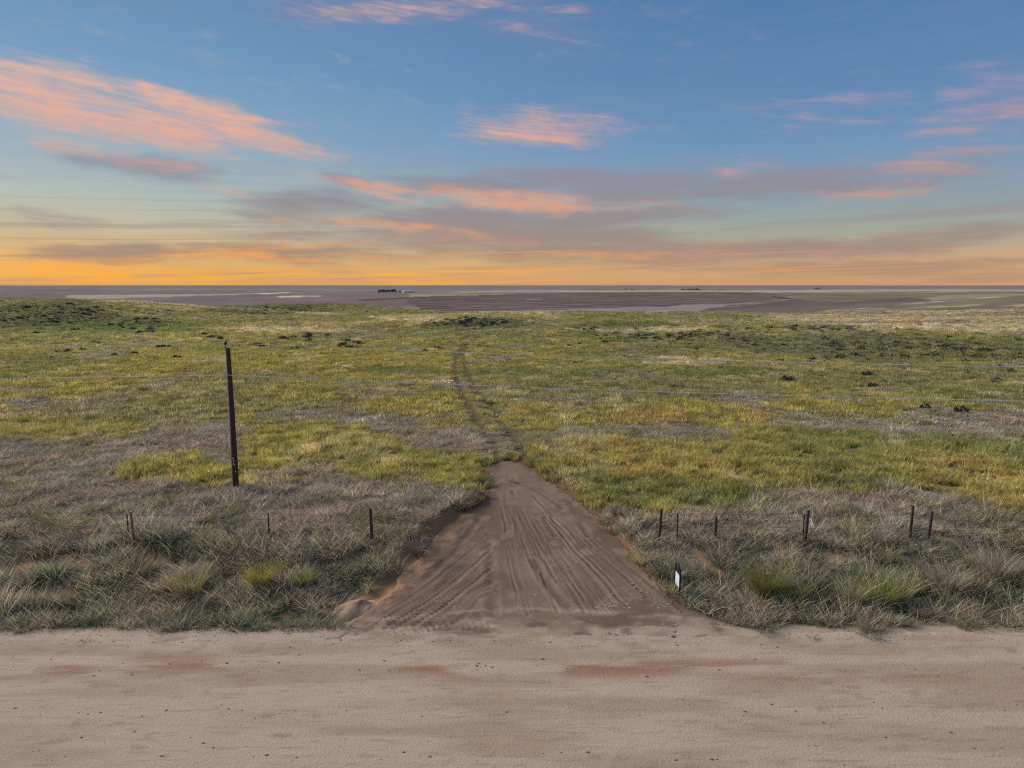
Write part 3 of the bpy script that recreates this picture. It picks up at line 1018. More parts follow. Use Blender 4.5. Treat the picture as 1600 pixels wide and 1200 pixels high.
# ------------------------------------------------------------------ small builders
def tube(path, radii, sides=8, cap=True):
    path = [np.array(p, float) for p in path]
    if np.isscalar(radii):
        radii = [radii] * len(path)
    V, Fc = [], []
    for i, p in enumerate(path):
        t = path[min(i + 1, len(path) - 1)] - path[max(i - 1, 0)]
        t = t / (np.linalg.norm(t) + 1e-9)
        u = np.cross(t, (0, 0, 1) if abs(t[2]) < .9 else (1, 0, 0))
        u /= np.linalg.norm(u)
        w = np.cross(t, u)
        for k in range(sides):
            a = 2 * math.pi * k / sides
            V.append(p + radii[i] * (math.cos(a) * u + math.sin(a) * w))
    for i in range(len(path) - 1):
        for k in range(sides):
            a, b = i * sides + k, i * sides + (k + 1) % sides
            Fc.append((a, b, b + sides, a + sides))
    if cap:
        Fc.append(tuple(range(sides))[::-1])
        Fc.append(tuple(range((len(path) - 1) * sides, len(path) * sides)))
    return V, Fc


def merge(*parts):
    V, Fc = [], []
    for v, f in parts:
        b = len(V)
        V += [tuple(q) for q in v]
        Fc += [tuple(i + b for i in q) for q in f]
    return V, Fc


def box(c, s, rz=0.0, taper=1.0):
    V = []
    for dz in (-1, 1):
        for dx_, dy_ in ((-1, -1), (1, -1), (1, 1), (-1, 1)):
            k = taper if dz > 0 else 1.0
            a, b = dx_ * s[0] / 2 * k, dy_ * s[1] / 2 * k
            V.append((c[0] + a * math.cos(rz) - b * math.sin(rz), c[1] + a * math.sin(rz) + b * math.cos(rz), c[2] + dz * s[2] / 2))
    return V, [(3, 2, 1, 0), (4, 5, 6, 7), (0, 1, 5, 4), (1, 2, 6, 5), (2, 3, 7, 6), (3, 0, 4, 7)]


def part(name, vf, m, parent=None, smooth=False):
    return link(name, mesh_from(name, np.array(vf[0]), [tuple(f) for f in vf[1]], m, smooth), parent)


def empty(name, loc, rz=0.0):
    o = bpy.data.objects.new(name, None)
    o.empty_display_size = .2
    SC.collection.objects.link(o)
    o.location = [float(v) for v in loc]
    o.rotation_euler = (0, 0, rz)
    return o


M_POLE = plain_mat('creosoted_pole', (.085, .050, .036), .85, .45, 6, stretch=(6, 6, .5))
M_POST = plain_mat('weathered_post', (.075, .060, .050), .9, .4, 10, stretch=(6, 6, .8))
M_RUST = plain_mat('rusty_post', (.26, .15, .07), .9, .4, 14)
M_TPOST = plain_mat('dark_green_steel', (.035, .045, .036), .6, .3, 20, .3)
M_WHITE = plain_mat('white_paint', (.72, .72, .70), .6, .1, 20)
M_WIRE = plain_mat('galvanised_wire', (.20, .19, .18), .5, .2, 20, .6)
M_CABLE = plain_mat('aluminium_cable', (.78, .77, .74), .6, .1, 5, 0.0)
M_PORC = plain_mat('dark_glazed_porcelain', (.03, .022, .02), .25, .1, 20, spec=.5)
M_STEEL = plain_mat('grey_bracket_steel', (.30, .30, .32), .5, .2, 20, .5)
M_BLACK = plain_mat('black_powder_coat', (.015, .015, .017), .5, .1, 20)
M_PANEL = plain_mat('sign_panel_white', (.74, .77, .84), .5, .05, 10)
M_PRINT = plain_mat('faded_print', (.42, .45, .52), .6, .1, 10)
M_CLOD = plain_mat('pale_clod', (.40, .29, .24), .95, .35, 30)
M_PILE = plain_mat('spoil_sand', (.42, .285, .185), .95, .4, 7)
M_STICK = plain_mat('dry_stems', (.36, .31, .26), .9, .35, 20)

# ------------------------------------------------------------------ utility pole and its two wires
pb = at(369, 764)
pole_top_h = None
for hh in np.arange(4, 11, .02):            # height from the pixel row of the pole's head
    c, s = math.cos(PITCH), math.sin(PITCH)
    dz = pb[2] + hh - CAMH
    if CY - F * (pb[1] * s + dz * c) / (pb[1] * c - dz * s) < 544:
        pole_top_h = float(hh)
        break
pole = tag(empty('utility_pole', pb), 'tall brown wooden utility pole standing in the grass at left', 'utility pole')
Hh = pole_top_h
part('shaft', tube([(0, 0, -.4), (.0, 0, 1.0), (.01, 0, Hh * .5), (-.01, 0, Hh - .1), (-.01, 0, Hh)], [.150, .145, .125, .100, .085], 14), M_POLE, pole, True)
part('ridge_bracket', merge(box((-.115, 0, Hh - .06), (.03, .07, .46)), box((-.10, 0, Hh - .2), (.06, .03, .03))), M_STEEL, pole)
part('insulator', tube([(-.115, 0, Hh + .15), (-.115, 0, Hh + .18), (-.115, 0, Hh + .20), (-.115, 0, Hh + .23), (-.115, 0, Hh + .26), (-.115, 0, Hh + .31), (-.115, 0, Hh + .33)], [.03, .085, .09, .05, .075, .06, .03], 14), M_PORC, pole, True)
NEU = Hh - 1.28
part('neutral_spool', tube([(.0, -.13, NEU), (.0, -.17, NEU), (0, -.19, NEU), (0, -.22, NEU), (0, -.24, NEU), (0, -.27, NEU)], [.05, .06, .035, .035, .06, .05], 12), M_STEEL, pole, True)
part('neutral_bracket', box((-.02, -.12, NEU), (.28, .05, .06)), M_PORC, pole)
part('ground_conduit', tube([(-.155, -.03, .2), (-.145, -.03, Hh * .5), (-.122, -.03, NEU), (-.115, -.03, Hh - .25)], .014, 6), M_CABLE, pole)
for dz, dx_, w in ((1.58, -.01, .06), (1.46, .02, .05), (1.32, .0, .045), (1.26, .04, .05), (.92, .08, .04)):
    part('number_tag', box((dx_, -.150, dz), (w, .012, .075)), M_WHITE, pole)
for dz in (2.2, 3.1, Hh - .5):
    part('bolt', tube([(0, -.10, dz), (0, -.16, dz)], .018, 6), M_STEEL, pole)


def span(name, label, a, rightpx, zr, leftpx, sag, rad_):
    """a cable from far left over the pole to the next pole on the right"""
    pts = []
    for sgn, (ex, ey, ez) in ((-1, leftpx), (1, rightpx)):
        e = np.array([ex, ey, ez])
        seg = []
        for t in np.linspace(0, 1, 30):
            p = a * (1 - t) + e * t
            p = p - np.array([0, 0, 4 * sag * t * (1 - t)])
            seg.append(p)
        pts = seg[::-1][:-1] + pts if sgn < 0 else pts + seg
    V, Fc = tube(pts, rad_, 6)
    o = link(name, mesh_from(name, np.array(V), [tuple(f) for f in Fc], M_CABLE, True))
    return tag(o, label, 'wire', 'overhead wires on the utility pole')


ta = np.array([pb[0] - .115, pb[1], pb[2] + Hh + .25])
nb = np.array([pb[0], pb[1] - .205, pb[2] + NEU])


def wire_end(px, py, z):
    d = ray(px, py)
    t = (z - CAMH) / d[2]
    return d * t + np.array([0, 0, CAMH])


# direction of the line from where the wires leave the picture, at mid-span sag height
r1 = wire_end(1600, 588, ta[2] - .62)
r2 = wire_end(1600, 622, nb[2] - .55)
dirr = (r2 - nb)[:2]
u = dirr / np.linalg.norm(dirr)
ends = []
for a_ in (ta, nb):
    rr = a_[:2] + u * 76
    ll = a_[:2] - u * 76
    ends.append(((rr[0], rr[1], a_[2] - .3), (ll[0], ll[1], a_[2] - .2)))
span('overhead_wire', 'upper of the two overhead wires, on the pole top insulator', ta, ends[0][0], 0, ends[0][1], .62, .017)
span('overhead_wire', 'lower of the two overhead wires, on the bracket below pole top', nb, ends[1][0], 0, ends[1][1], .55, .016)


# ------------------------------------------------------------------ barbed wire fences on either side of the drive
def fence(name, label, posts, xs_extra):
    p0 = [at(px, py) for px, py, *_ in posts]
    root = tag(empty(name, p0[0]), label, 'fence', 'barbed wire fences beside the drive')
    org = p0[0]
    tops = []
    for (px, py, kind, hpx, lx, ly), p in zip(posts, p0):
        q = p - org
        h = hpx / pxm(p) / .95
        top = q + np.array([lx * h, ly * h, h])
        r = {'wood': .065, 'rust': .05, 'tee': .026}[kind]
        if kind == 'tee':
            a = q - np.array([0, 0, .3])
            o = part('steel_post', merge(box((q[0] + lx * h * .5, q[1], q[2] + h / 2 - .15), (.050, .012, h + .3)), box((q[0] + lx * h * .5, q[1] + .022, q[2] + h / 2 - .15), (.010, .032, h + .3)),
                                         *[box((q[0], q[1] - .010, q[2] + h * t_), (.05, .012, .02)) for t_ in (.25, .4, .55, .7, .85)]), M_TPOST, root)
            cap = part('painted_tip', merge(box((q[0] + lx * h * .5, q[1], q[2] + h + .045), (.056, .018, .11)), box((q[0] + lx * h * .5, q[1] + .024, q[2] + h + .045), (.014, .036, .11))), M_WHITE, o)
        else:
            mid_ = q + np.array([lx * h * .5 + .012, ly * h * .5, h * .5])
            o = part('wooden_post', tube([q - np.array([lx, ly, 1]) * .3, q, mid_, top - np.array([lx, ly, 1]) * .02, top], [r, r * .98, r * .92, r * .88, r * .7], 9), M_RUST if kind == 'rust' else M_POST, root, True)
            if kind == 'rust':
                part('painted_tip', tube([top, top + np.array([0, 0, .05])], [.035, .03], 8), M_WHITE, o)
        tops.append((q, h))
    line = sorted(tops, key=lambda t_: t_[0][0])
    ext = [(line[0][0] + np.array([-d_, 0, 0]), 1.3) for d_ in (24, 12)] if xs_extra < 0 else []
    ext2 = [(line[-1][0] + np.array([d_, 0, 0]), 1.3) for d_ in (12, 24)] if xs_extra > 0 else []
    line = ext + line + ext2
    # wires run on a straight line fitted through the posts' feet
    xs_ = np.array([q[0] for q, _ in line])
    ys_ = np.array([q[1] for q, _ in line])
    kk = np.polyfit(xs_, ys_, 1)
    for lv in (.35, .62, .90, 1.16):
        pts = []
        for (q, h), nxt in zip(line, line[1:] + [None]):
            y_ = np.polyval(kk, q[0])
            z_ = h1(org[0] + q[0], org[1] + y_) - org[2]
            pts.append(np.array([q[0], q[1] - .03, z_ + lv]))
        fine = []
        for a, b in zip(pts[:-1], pts[1:]):
            for t in np.linspace(0, 1, 8)[:-1]:
                fine.append(a * (1 - t) + b * t - np.array([0, 0, .05 * 4 * t * (1 - t)]))
        fine.append(pts[-1])
        w = tube(fine, .0045, 5)
        barbs = []
        L = 0
        for a, b in zip(fine[:-1], fine[1:]):
            n_ = max(1, int(np.linalg.norm(b - a) / .45))
            for i in range(n_):
                c_ = a + (b - a) * (i + .5) / n_
                barbs.append(box(c_, (.006, .006, .05), .4))
        part('barbed_wire', merge(w, *barbs), M_WIRE, root)
    return root


fence('barbed_wire_fence', 'barbed wire fence on mixed posts left of the dirt drive',
      [(201, 844, 'tee', 42, .02, 0), (209, 853, 'rust', 52, -.01, 0), (421, 844, 'tee', 42, 0, 0), (581, 850, 'wood', 55, -.02, 0)], -1)
fence('barbed_wire_fence', 'barbed wire fence on leaning dark posts right of the dirt drive',
      [(1029, 849, 'wood', 53, .05, 0), (1057, 846, 'tee', 44, .03, 0), (1116, 846, 'wood', 38, .04, 0), (1254, 846, 'tee', 42, .02, 0), (1257, 850, 'wood', 52, .05, 0), (1420, 847, 'wood', 56, .03, 0), (1449, 846, 'wood', 46, .10, .05)], 1)

# ------------------------------------------------------------------ yard sign on the right edge of the drive
s0, s1 = at(1054.5, 925), at(1061.5, 936)
sign = tag(empty('yard_sign', s0), 'narrow black framed yard sign with white panel beside the drive', 'sign')
dv = (s1 - s0)
L = float(np.hypot(dv[0], dv[1]))
L = min(max(L, .5), .8)
ux = dv[:2] / np.hypot(dv[0], dv[1])
rz = math.atan2(ux[1], ux[0])
sign.rotation_euler = (0, 0, rz)
sh = 45 / pxm(s1) / .9
zb = float(s1[2] - s0[2])
arch = [(0, 0, sh - .16), (L * .12, 0, sh - .05), (L * .3, 0, sh + .02), (L * .5, 0, sh + .05), (L * .7, 0, sh + .02), (L * .88, 0, sh - .05), (L, 0, sh - .16)]
for xx in (0.0, L):
    part('leg', tube([(xx, 0, -.25), (xx, 0, sh - .16)], .030, 8), M_BLACK, sign)
part('arched_top', tube(arch, .030, 8), M_BLACK, sign)
for zz in (sh - .24, sh - .74, sh - .95):
    part('crossbar', tube([(0, 0, zz), (L, 0, zz)], .013, 6), M_BLACK, sign)
part('header_panel', box((L / 2, 0, sh - .15), (L - .04, .014, .16)), M_BLACK, sign)
pn = part('white_panel', box((L / 2, 0, sh - .51), (L - .06, .012, .42)), M_PANEL, sign)
for k_, (zz, ww) in enumerate(((-.36, .34), (-.46, .26), (-.55, .36), (-.64, .22))):
    for sg in (-1, 1):
        part('faded_print', box((L / 2, sg * .0075, sh + zz), (ww * L / .6, .003, .035)), M_PRINT, pn)


# ------------------------------------------------------------------ shrubs and clumps that stand out on the bank
def clump(name, label, cat, px, py, wpx, hpx, c1, c2, style, seed, group=None, n=None):
    p = at(px, py)
    k = pxm(p)
    w, h = wpx / k, hpx / k / .93
    m_ = leafy_mat(name + '_blades', c1, c2)
    n = n or int(150 * max(.5, w))
    if style == 'grass':
        h *= 1.15
        d = join(blades(n, w * .30, h, .020, .30, .35, seed, .45), blades(n // 2, w * .42, h * .55, .020, .5, .5, seed + 1, .5))
    elif style == 'dome':
        h *= 1.25
        d = join(blades(n, w * .16, h, .020, .55, .15, seed, .35, 3, 1.0), blades(n, w * .34, h * .85, .020, .35, .12, seed + 1, .5))
    else:
        d = blades(n, w * .3, h, .010, .7, .9, seed, .6)
    root = tag(empty(name, p), label, cat, group)
    link('foliage', blade_mesh('foliage', d, m_), root)
    r = np.random.RandomState(seed)
    st_ = [tube([(r.randn() * w * .06, r.randn() * w * .06, -.08), (r.randn() * w * .15, r.randn() * w * .15, h * .45)], [.012, .005], 5) for _ in range(6)]
    part('stem', merge(*st_), M_STICK, root)
    return root


YG, YO, GR, TAN, PK, DG = (.46, .43, .10), (.50, .38, .12), (.27, .31, .11), (.62, .52, .34), (.60, .46, .36), (.14, .18, .09)
clump('rabbitbrush', 'round yellow-green bush below a sandy patch left of the drive', 'bush', 410, 922, 42, 42, YG, YO, 'dome', 1, n=330)
clump('rabbitbrush', 'small yellow-green bush between the round bush and the drive', 'bush', 474, 920, 22, 30, YG, GR, 'dome', 2, n=170)
clump('rabbitbrush', 'broad bright green bush with rusty tips right of the drive sign', 'bush', 1196, 936, 70, 50, GR, (.30, .24, .09), 'dome', 3, n=520)
clump('rabbitbrush', 'low green bush right beside the broad rusty-tipped bush', 'bush', 1243, 942, 30, 30, GR, YG, 'dome', 4, n=170)
clump('grass_clump', 'tall tan reedy grass clump on the bank below the left fence', 'grass clump', 296, 928, 56, 52, TAN, YG, 'grass', 5, n=240)
clump('grass_clump', 'tall green grass clump, left of three below the right fence', 'grass clump', 1328, 945, 44, 56, GR, TAN, 'grass', 6, n=260)
clump('grass_clump', 'tall green grass clump, middle of three below the right fence', 'grass clump', 1372, 948, 50, 60, GR, YG, 'grass', 7, n=300)
clump('grass_clump', 'tall green grass clump, right of three below the right fence', 'grass clump', 1403, 944, 34, 54, GR, TAN, 'grass', 8, n=220)
clump('grass_clump', 'grey-green arching grass clump near the right end of the bank', 'grass clump', 1478, 926, 58, 52, (.22, .23, .13), PK, 'grass', 9, n=320)
clump('grass_clump', 'large grass clump with pinkish dry tips at far right of bank', 'grass clump', 1556, 905, 74, 56, PK, (.24, .25, .13), 'grass', 10, n=380)
clump('grass_clump', 'pale straw tuft at the upper end of the dirt drive', 'grass clump', 801, 753, 22, 16, TAN, (.52, .44, .28), 'wisp', 11, n=90)
clump('grass_clump', 'pale dry tuft standing alone in the middle of dirt drive', 'grass clump', 757, 836, 8, 12, (.2, .16, .11), TAN, 'wisp', 12, n=30)
clump('grass_clump', 'small green tuft growing on the sandy edge of the road', 'grass clump', 1272, 1000, 16, 11, DG, GR, 'wisp', 13, n=80)
clump('grass_clump', 'straggly green tuft at the road edge, right of the drive mouth', 'grass clump', 1200, 990, 34, 20, DG, GR, 'wisp', 14, n=150)
clump('grass_clump', 'dark green tuft spilling onto the road below the tall clumps', 'grass clump', 1362, 996, 34, 20, DG, GR, 'wisp', 15, n=160)
clump('grass_clump', 'green tuft at the right corner of the drive mouth', 'grass clump', 1120, 985, 16, 11, DG, GR, 'wisp', 16, n=80)
clump('grass_clump', 'flat green weed on the sandy road edge at far left', 'grass clump', 132, 1004, 26, 9, GR, TAN, 'wisp', 17, n=90)


def tumbleweed(label, px, py, wpx, hpx, seed, col=None):
    p = at(px, py)
    k = pxm(p)
    w, h = wpx / k / 2, hpx / k / .93
    r = np.random.RandomState(seed)
    br, tw = [], []
    for i in range(34):
        a = r.rand() * 6.283
        up_ = .25 + .75 * r.rand()
        pts, q = [], np.array([r.randn() * .03, r.randn() * .03, 0.0])
        dirv = np.array([math.cos(a) * w, math.sin(a) * w, h * up_])
        for t in np.linspace(0, 1, 6):
            bend = np.array([-math.sin(a), math.cos(a), 0]) * w * .35 * t * t * r.randn() * .6
            pts.append(q + dirv * np.array([t, t, math.sin(t * 2.0) / math.sin(2.0) if t > 0 else 0]) + bend)
        (br if i < 14 else tw).append(tube(pts, list(np.linspace(.013, .005, 6)), 5))
    root = tag(empty('tumbleweed', p), label, 'dead brush', 'dead grey brush on the fence bank')
    part('branch', merge(*br), M_STICK, root)
    part('twig', merge(*tw), M_STICK, root)
    return root


tumbleweed('pale tangle of dead brush left of the drive, beside the sand pile', 518, 934, 36, 30, 1)
tumbleweed('bleached dead brush just below the wooden post left of drive', 652, 868, 70, 34, 2)
tumbleweed('bleached dead brush between the two steel posts, left fence', 362, 838, 52, 34, 3)
tumbleweed('long grey dead brush below the fence at far left', 108, 856, 70, 26, 4)
tumbleweed('grey dead brush below the fence beside the first right-hand double post', 1235, 848, 46, 30, 5)
tumbleweed('wide grey dead brush between the right fence posts', 1372, 852, 64, 30, 6)
tumbleweed('low grey dead brush right of the last leaning fence post', 1510, 856, 60, 30, 7)
tumbleweed('pale dead stalks on the left bank near the small bush', 484, 886, 30, 34, 8)

# sand spoil heap at the left corner of the drive mouth
p = at(566, 953)
k = pxm(p)
th = np.linspace(0, 2 * math.pi, 41)[:-1]
V, Fc = [], []
RR = np.linspace(0, 1, 14)
for r_ in RR:
    for a in th:
        rw = (1.0 + .22 * math.sin(a * 2 + .6) + .10 * math.sin(a * 5))
        xx, yy = math.cos(a) * r_ * 1.15 * rw, math.sin(a) * r_ * .85 * rw
        nz = float(fbm(np.array([xx * 3.0 + 5]), np.array([yy * 3.0]), 191, 3)[0])
        hz = .46 * (1 - r_) ** .9 * (.5 + 1.0 * nz) - .12 * (r_ > .93)
        V.append((xx, yy, hz))
n_ = len(th)
for i in range(len(RR) - 1):
    for j in range(n_):
        a, b = i * n_ + j, i * n_ + (j + 1) % n_
        Fc.append((a, b, b + n_, a + n_) if i else (a, b + n_, a + n_))
o = link('sand_pile', mesh_from('sand_pile', np.array(V), Fc, M_PILE, True), None, p - np.array([0, 0, .02]))
tag(o, 'low heap of tan sand at the left corner of the drive mouth', 'sand pile')


# clods
def clod_mesh(seed):
    r = np.random.RandomState(seed)
    V = []
    for i in range(5):
        ph = math.pi * i / 4
        for j in range(7):
            a = 2 * math.pi * j / 7
            k = .75 + .5 * r.rand()
            V.append((math.sin(ph) * math.cos(a) * k, math.sin(ph) * math.sin(a) * k, math.cos(ph) * .55 * k))
    Fc = [(i * 7 + j, i * 7 + (j + 1) % 7, (i + 1) * 7 + (j + 1) % 7, (i + 1) * 7 + j) for i in range(4) for j in range(7)]
    return np.array(V), [f[::-1] for f in Fc]


cl = [clod_mesh(i) for i in range(6)]
VV, FF = [], []
r = np.random.RandomState(44)
spots = []
for _ in range(300):
    spots.append((r.normal(1000, 55), r.normal(938, 17), .022 + .04 * r.rand() ** 2))
for _ in range(160):
    spots.append((r.uniform(750, 960), r.normal(952, 6), .02 + .04 * r.rand() ** 2))
for _ in range(60):
    spots.append((r.uniform(600, 720), r.normal(950, 10), .02 + .03 * r.rand()))
for _ in range(120):
    spots.append((r.uniform(700, 1000), r.uniform(760, 940), .015 + .02 * r.rand()))
for px, py, sz in spots:
    q = flat(px, py, .12)
    if drive_sd(np.array([q[0]]), np.array([q[1]]))[0] < .3:
        continue
    zz = float(drive_height(np.array([q[0]]), np.array([q[1]]))[0]) + .04
    v, f = cl[r.randint(6)]
    b = len(VV)
    a = r.rand() * 6.28
    for t_ in v:
        VV.append((q[0] + sz * (t_[0] * math.cos(a) - t_[1] * math.sin(a)) * 1.5, q[1] + sz * (t_[0] * math.sin(a) + t_[1] * math.cos(a)), zz + sz * t_[2] * .6 - .02))
    FF += [tuple(i + b for i in t_) for t_ in f]
o = link('dirt_clods', mesh_from('dirt_clods', np.array(VV), FF, M_CLOD))
tag(o, 'pale crumbled dirt clods strewn over the lower drive', 'clods', kind='stuff')


VV, FF = [], []
for _ in range(700):
    if r.rand() < .62:
        x_, y_ = r.uniform(-17, 17), 20.1 - abs(r.randn()) * .35
    else:
        x_, y_ = r.uniform(-17, 17), r.choice([18.2, 16.3, 14.6]) + r.randn() * .3
    sz = .010 + .026 * r.rand() ** 3
    v, f = cl[r.randint(6)]
    b = len(VV)
    a = r.rand() * 6.28
    for t_ in v:
        VV.append((x_ + sz * (t_[0] * math.cos(a) - t_[1] * math.sin(a)) * 1.6, y_ + sz * (t_[0] * math.sin(a) + t_[1] * math.cos(a)), .025 + sz * t_[2] * .7))
    FF += [tuple(i + b for i in t_) for t_ in f]
M_CRUMB = plain_mat('brown_crumbs', (.34, .255, .19), .95, .35, 30)
o = link('road_crumbs', mesh_from('road_crumbs', np.array(VV), FF, M_CRUMB))
tag(o, 'brown crumbs and pebbles strewn over the sandy road', 'pebbles', kind='stuff')


# ------------------------------------------------------------------ sagebrush dotted over the prairie
def sage_mesh(seed):
    r = np.random.RandomState(seed)
    V, Fc, var, hue = [], [], [], []
    for i in range(90):
        a, e = r.rand() * 6.283, math.asin(r.rand())
        rr = (.35 + .65 * r.rand() ** .5) * (1 if i > 14 else .35)
        c = np.array([math.cos(a) * math.cos(e) * rr * (1 + .25 * math.sin(2 * a + seed)), math.sin(a) * math.cos(e) * rr, .06 + math.sin(e) * rr * .72])
        s = .15 + .15 * r.rand() + (.18 if i < 15 else 0)
        u_ = r.randn(3)
        u_ /= np.linalg.norm(u_)
        w_ = np.cross(u_, r.randn(3))
        w_ /= np.linalg.norm(w_)
        b = len(V)
        V += [c - u_ * s, c + w_ * s * .6, c + u_ * s, c - w_ * s * .6]
        Fc.append((b, b + 1, b + 2, b + 3))
        var += [r.rand()] * 4
        hue += [r.rand()] * 4
    return V, Fc, var, hue


M_SAGE = leafy_mat('sage_leaves', (.075, .078, .052), (.125, .12, .085), .1)
M_SAGEG = leafy_mat('grey_sage_leaves', (.15, .145, .115), (.20, .185, .15), .1)
sage = [blade_mesh('sagebrush', sage_mesh(i), M_SAGE) for i in range(5)]
sageg = [blade_mesh('sagebrush', sage_mesh(20 + i), M_SAGEG) for i in range(3)]
r = np.random.RandomState(91)
single = [  # bushes that can be pointed at: px, py, width in pixels, label
    (147, 537, 16, 'dark sagebrush at left, farther than its lone neighbour below it'), (130, 548, 13, 'lone dark sagebrush below the brush cluster on the left meadow'),
    (180, 556, 12, 'small dark sagebrush left of a wider pair on left meadow'), (210, 555, 17, 'wide dark sagebrush, middle of three in a row on left meadow'),
    (277, 560, 20, 'wide dark sagebrush just left of the pole head'), (253, 543, 24, 'broad sagebrush above the wide one left of the pole'),
    (400, 540, 22, 'dark sagebrush right of the pole head'), (466, 545, 18, 'dark sagebrush on the upper wire, right of the pole'),
    (682, 545, 14, 'black-looking sagebrush left of the wheel tracks'), (662, 550, 16, 'sagebrush next to the black one left of the wheel tracks'),
    (547, 545, 26, 'long dark sagebrush between pole and wheel tracks'), (945, 535, 12, 'single dark sagebrush on the yellow strip right of the tracks'),
    (1005, 563, 10, 'tiny dark sagebrush left of the pale straw patch'), (768, 632, 11, 'pale grey sagebrush beside the right-hand wheel track'),
    (1230, 594, 26, 'wide low sagebrush between the two wires at right'), (1364, 604, 15, 'dark sagebrush just above the lower wire at right'),
    (1382, 599, 13, 'small sagebrush right of the dark one above the lower wire'), (1352, 586, 24, 'flat sagebrush under the upper wire at right'),
    (1563, 575, 14, 'dark sagebrush on the right ridge foot'), (1317, 622, 10, 'tiny sagebrush on the lower wire at right'), (1488, 686, 18, 'dark sagebrush in the grey patch at far right'),
    (1500, 644, 26, 'black brush along the top of the grey right patch'), (1445, 640, 22, 'low dark brush left of the black brush in the grey right patch'), (1590, 620, 12, 'dark bush at right edge below the wires')]
for px, py, wpx, lab in single:
    p = at(px, py)
    w = wpx / pxm(p) / 2 * 1.25
    o = link('sagebrush', (sageg if 'pale' in lab else sage)[r.randint(3)], None, p)
    o.scale = (w, w * .8, min(w, .75) * .8)
    o.rotation_euler = (0, 0, r.rand() * 6.28)
    tag(o, lab, 'sagebrush', 'sagebrush standing apart on the prairie')
patches = [  # cluster: px centre, spread, py centre, spread, how many, widths, label
    (100, 75, 492, 13, 46, (5, 12), 'dark sagebrush in the dense brush on the left hill'), (200, 50, 503, 5, 22, (5, 11), 'dark sagebrush along the foot of the left hill'), (230, 18, 518, 3, 12, (8, 14), 'sagebrush in the small clump below the left hill'),
    (320, 12, 525, 4, 7, (8, 14), 'sagebrush in the clump left of the pale strip'), (430, 45, 483, 5, 34, (4, 8), 'sagebrush on the second rise left of centre'), (470, 28, 529, 5, 16, (8, 16), 'sagebrush in the cluster right of the pole head'),
    (545, 25, 538, 5, 9, (9, 15), 'sagebrush in the cluster left of the wheel tracks'), (735, 45, 504, 4, 40, (5, 10), 'sagebrush on the green centre mound'), (930, 50, 515, 3, 24, (4, 9), 'sagebrush at the foot of the second centre mound'),
    (1070, 45, 526, 3, 34, (6, 12), 'sagebrush in the dark band right of centre'), (1170, 40, 531, 6, 24, (5, 11), 'sagebrush right of the dark centre band'), (1260, 60, 512, 4, 28, (4, 8), 'sagebrush along the straw strip at right'),
    (1340, 60, 540, 7, 18, (6, 12), 'sagebrush on the near face of the right ridge'), (1490, 40, 551, 6, 30, (7, 13), 'sagebrush in the thick brush at far right ridge'), (1330, 90, 562, 3, 22, (8, 16), 'sagebrush lining the foot of the right ridge'), (1560, 40, 590, 6, 10, (7, 14), 'sagebrush below the right ridge at picture edge'),
    (60, 60, 548, 16, 10, (6, 12), 'sagebrush sprinkled over the far left meadow'), (1060, 80, 545, 8, 14, (5, 11), 'sagebrush sprinkled between the dark band and straw patch'), (860, 70, 540, 8, 8, (5, 9), 'sagebrush sprinkled just right of the track tops')]
ORD = ['leftmost', 'second from left', 'third from left', 'fourth from left', 'fifth from left', 'sixth from left', 'seventh from left', 'eighth from left', 'ninth from left']
total_sage = 0
for cx, sx, cy, sy, n, (w0, w1), lab in patches:
    got = []
    for i in range(int(n * .62)):
        p = at(cx + r.randn() * sx * .7, cy + r.randn() * sy * .7)
        if p[1] < 420:
            got.append(p)
    got.sort(key=lambda p_: p_[0] / p_[1])
    for i, p in enumerate(got):
        w = r.uniform(w0, w1) / pxm(p) / 2 * 1.3
        o = link('sagebrush', (sage if r.rand() < .8 else sageg)[r.randint(3)], None, p)
        o.scale = (w, w * .8, min(w, .8) * .85)
        o.rotation_euler = (0, 0, r.rand() * 6.28)
        tag(o, lab + ', ' + ORD[i] if len(got) <= 9 else lab, 'sagebrush', lab.replace('dark sagebrush', 'sagebrush'))
        total_sage += 1
# the rest of the brush on the hills reads as one mass
VV, FF, var, hue = [], [], [], []
for cx, sx, cy, sy, n in ((90, 110, 492, 16, 420), (430, 80, 483, 6, 240), (740, 60, 504, 6, 90), (1100, 110, 526, 6, 150), (1400, 150, 545, 12, 240), (1260, 90, 512, 5, 90), (1540, 60, 556, 8, 90)):
    for i in range(n):
        p = at(cx + r.randn() * sx * .7, cy + r.randn() * sy * .7)
        if p[1] > 420:
            continue
        w = r.uniform(.3, .75)
        v, f, a, b = sage_mesh(r.randint(5))
        v, f = v[:120], f[:30]
        o_ = len(VV)
        VV += [(p[0] + t_[0] * w * 1.2, p[1] + t_[1] * w, p[2] + t_[2] * w * .8) for t_ in v]
        FF += [tuple(i_ + o_ for i_ in t_) for t_ in f]
        var += a[:120]
        hue += b[:120]
o = link('hill_brush', blade_mesh('hill_brush', (VV, FF, var, hue), M_SAGE))
tag(o, 'fine grey-green scrub speckling the low hills', 'scrub', kind='stuff')


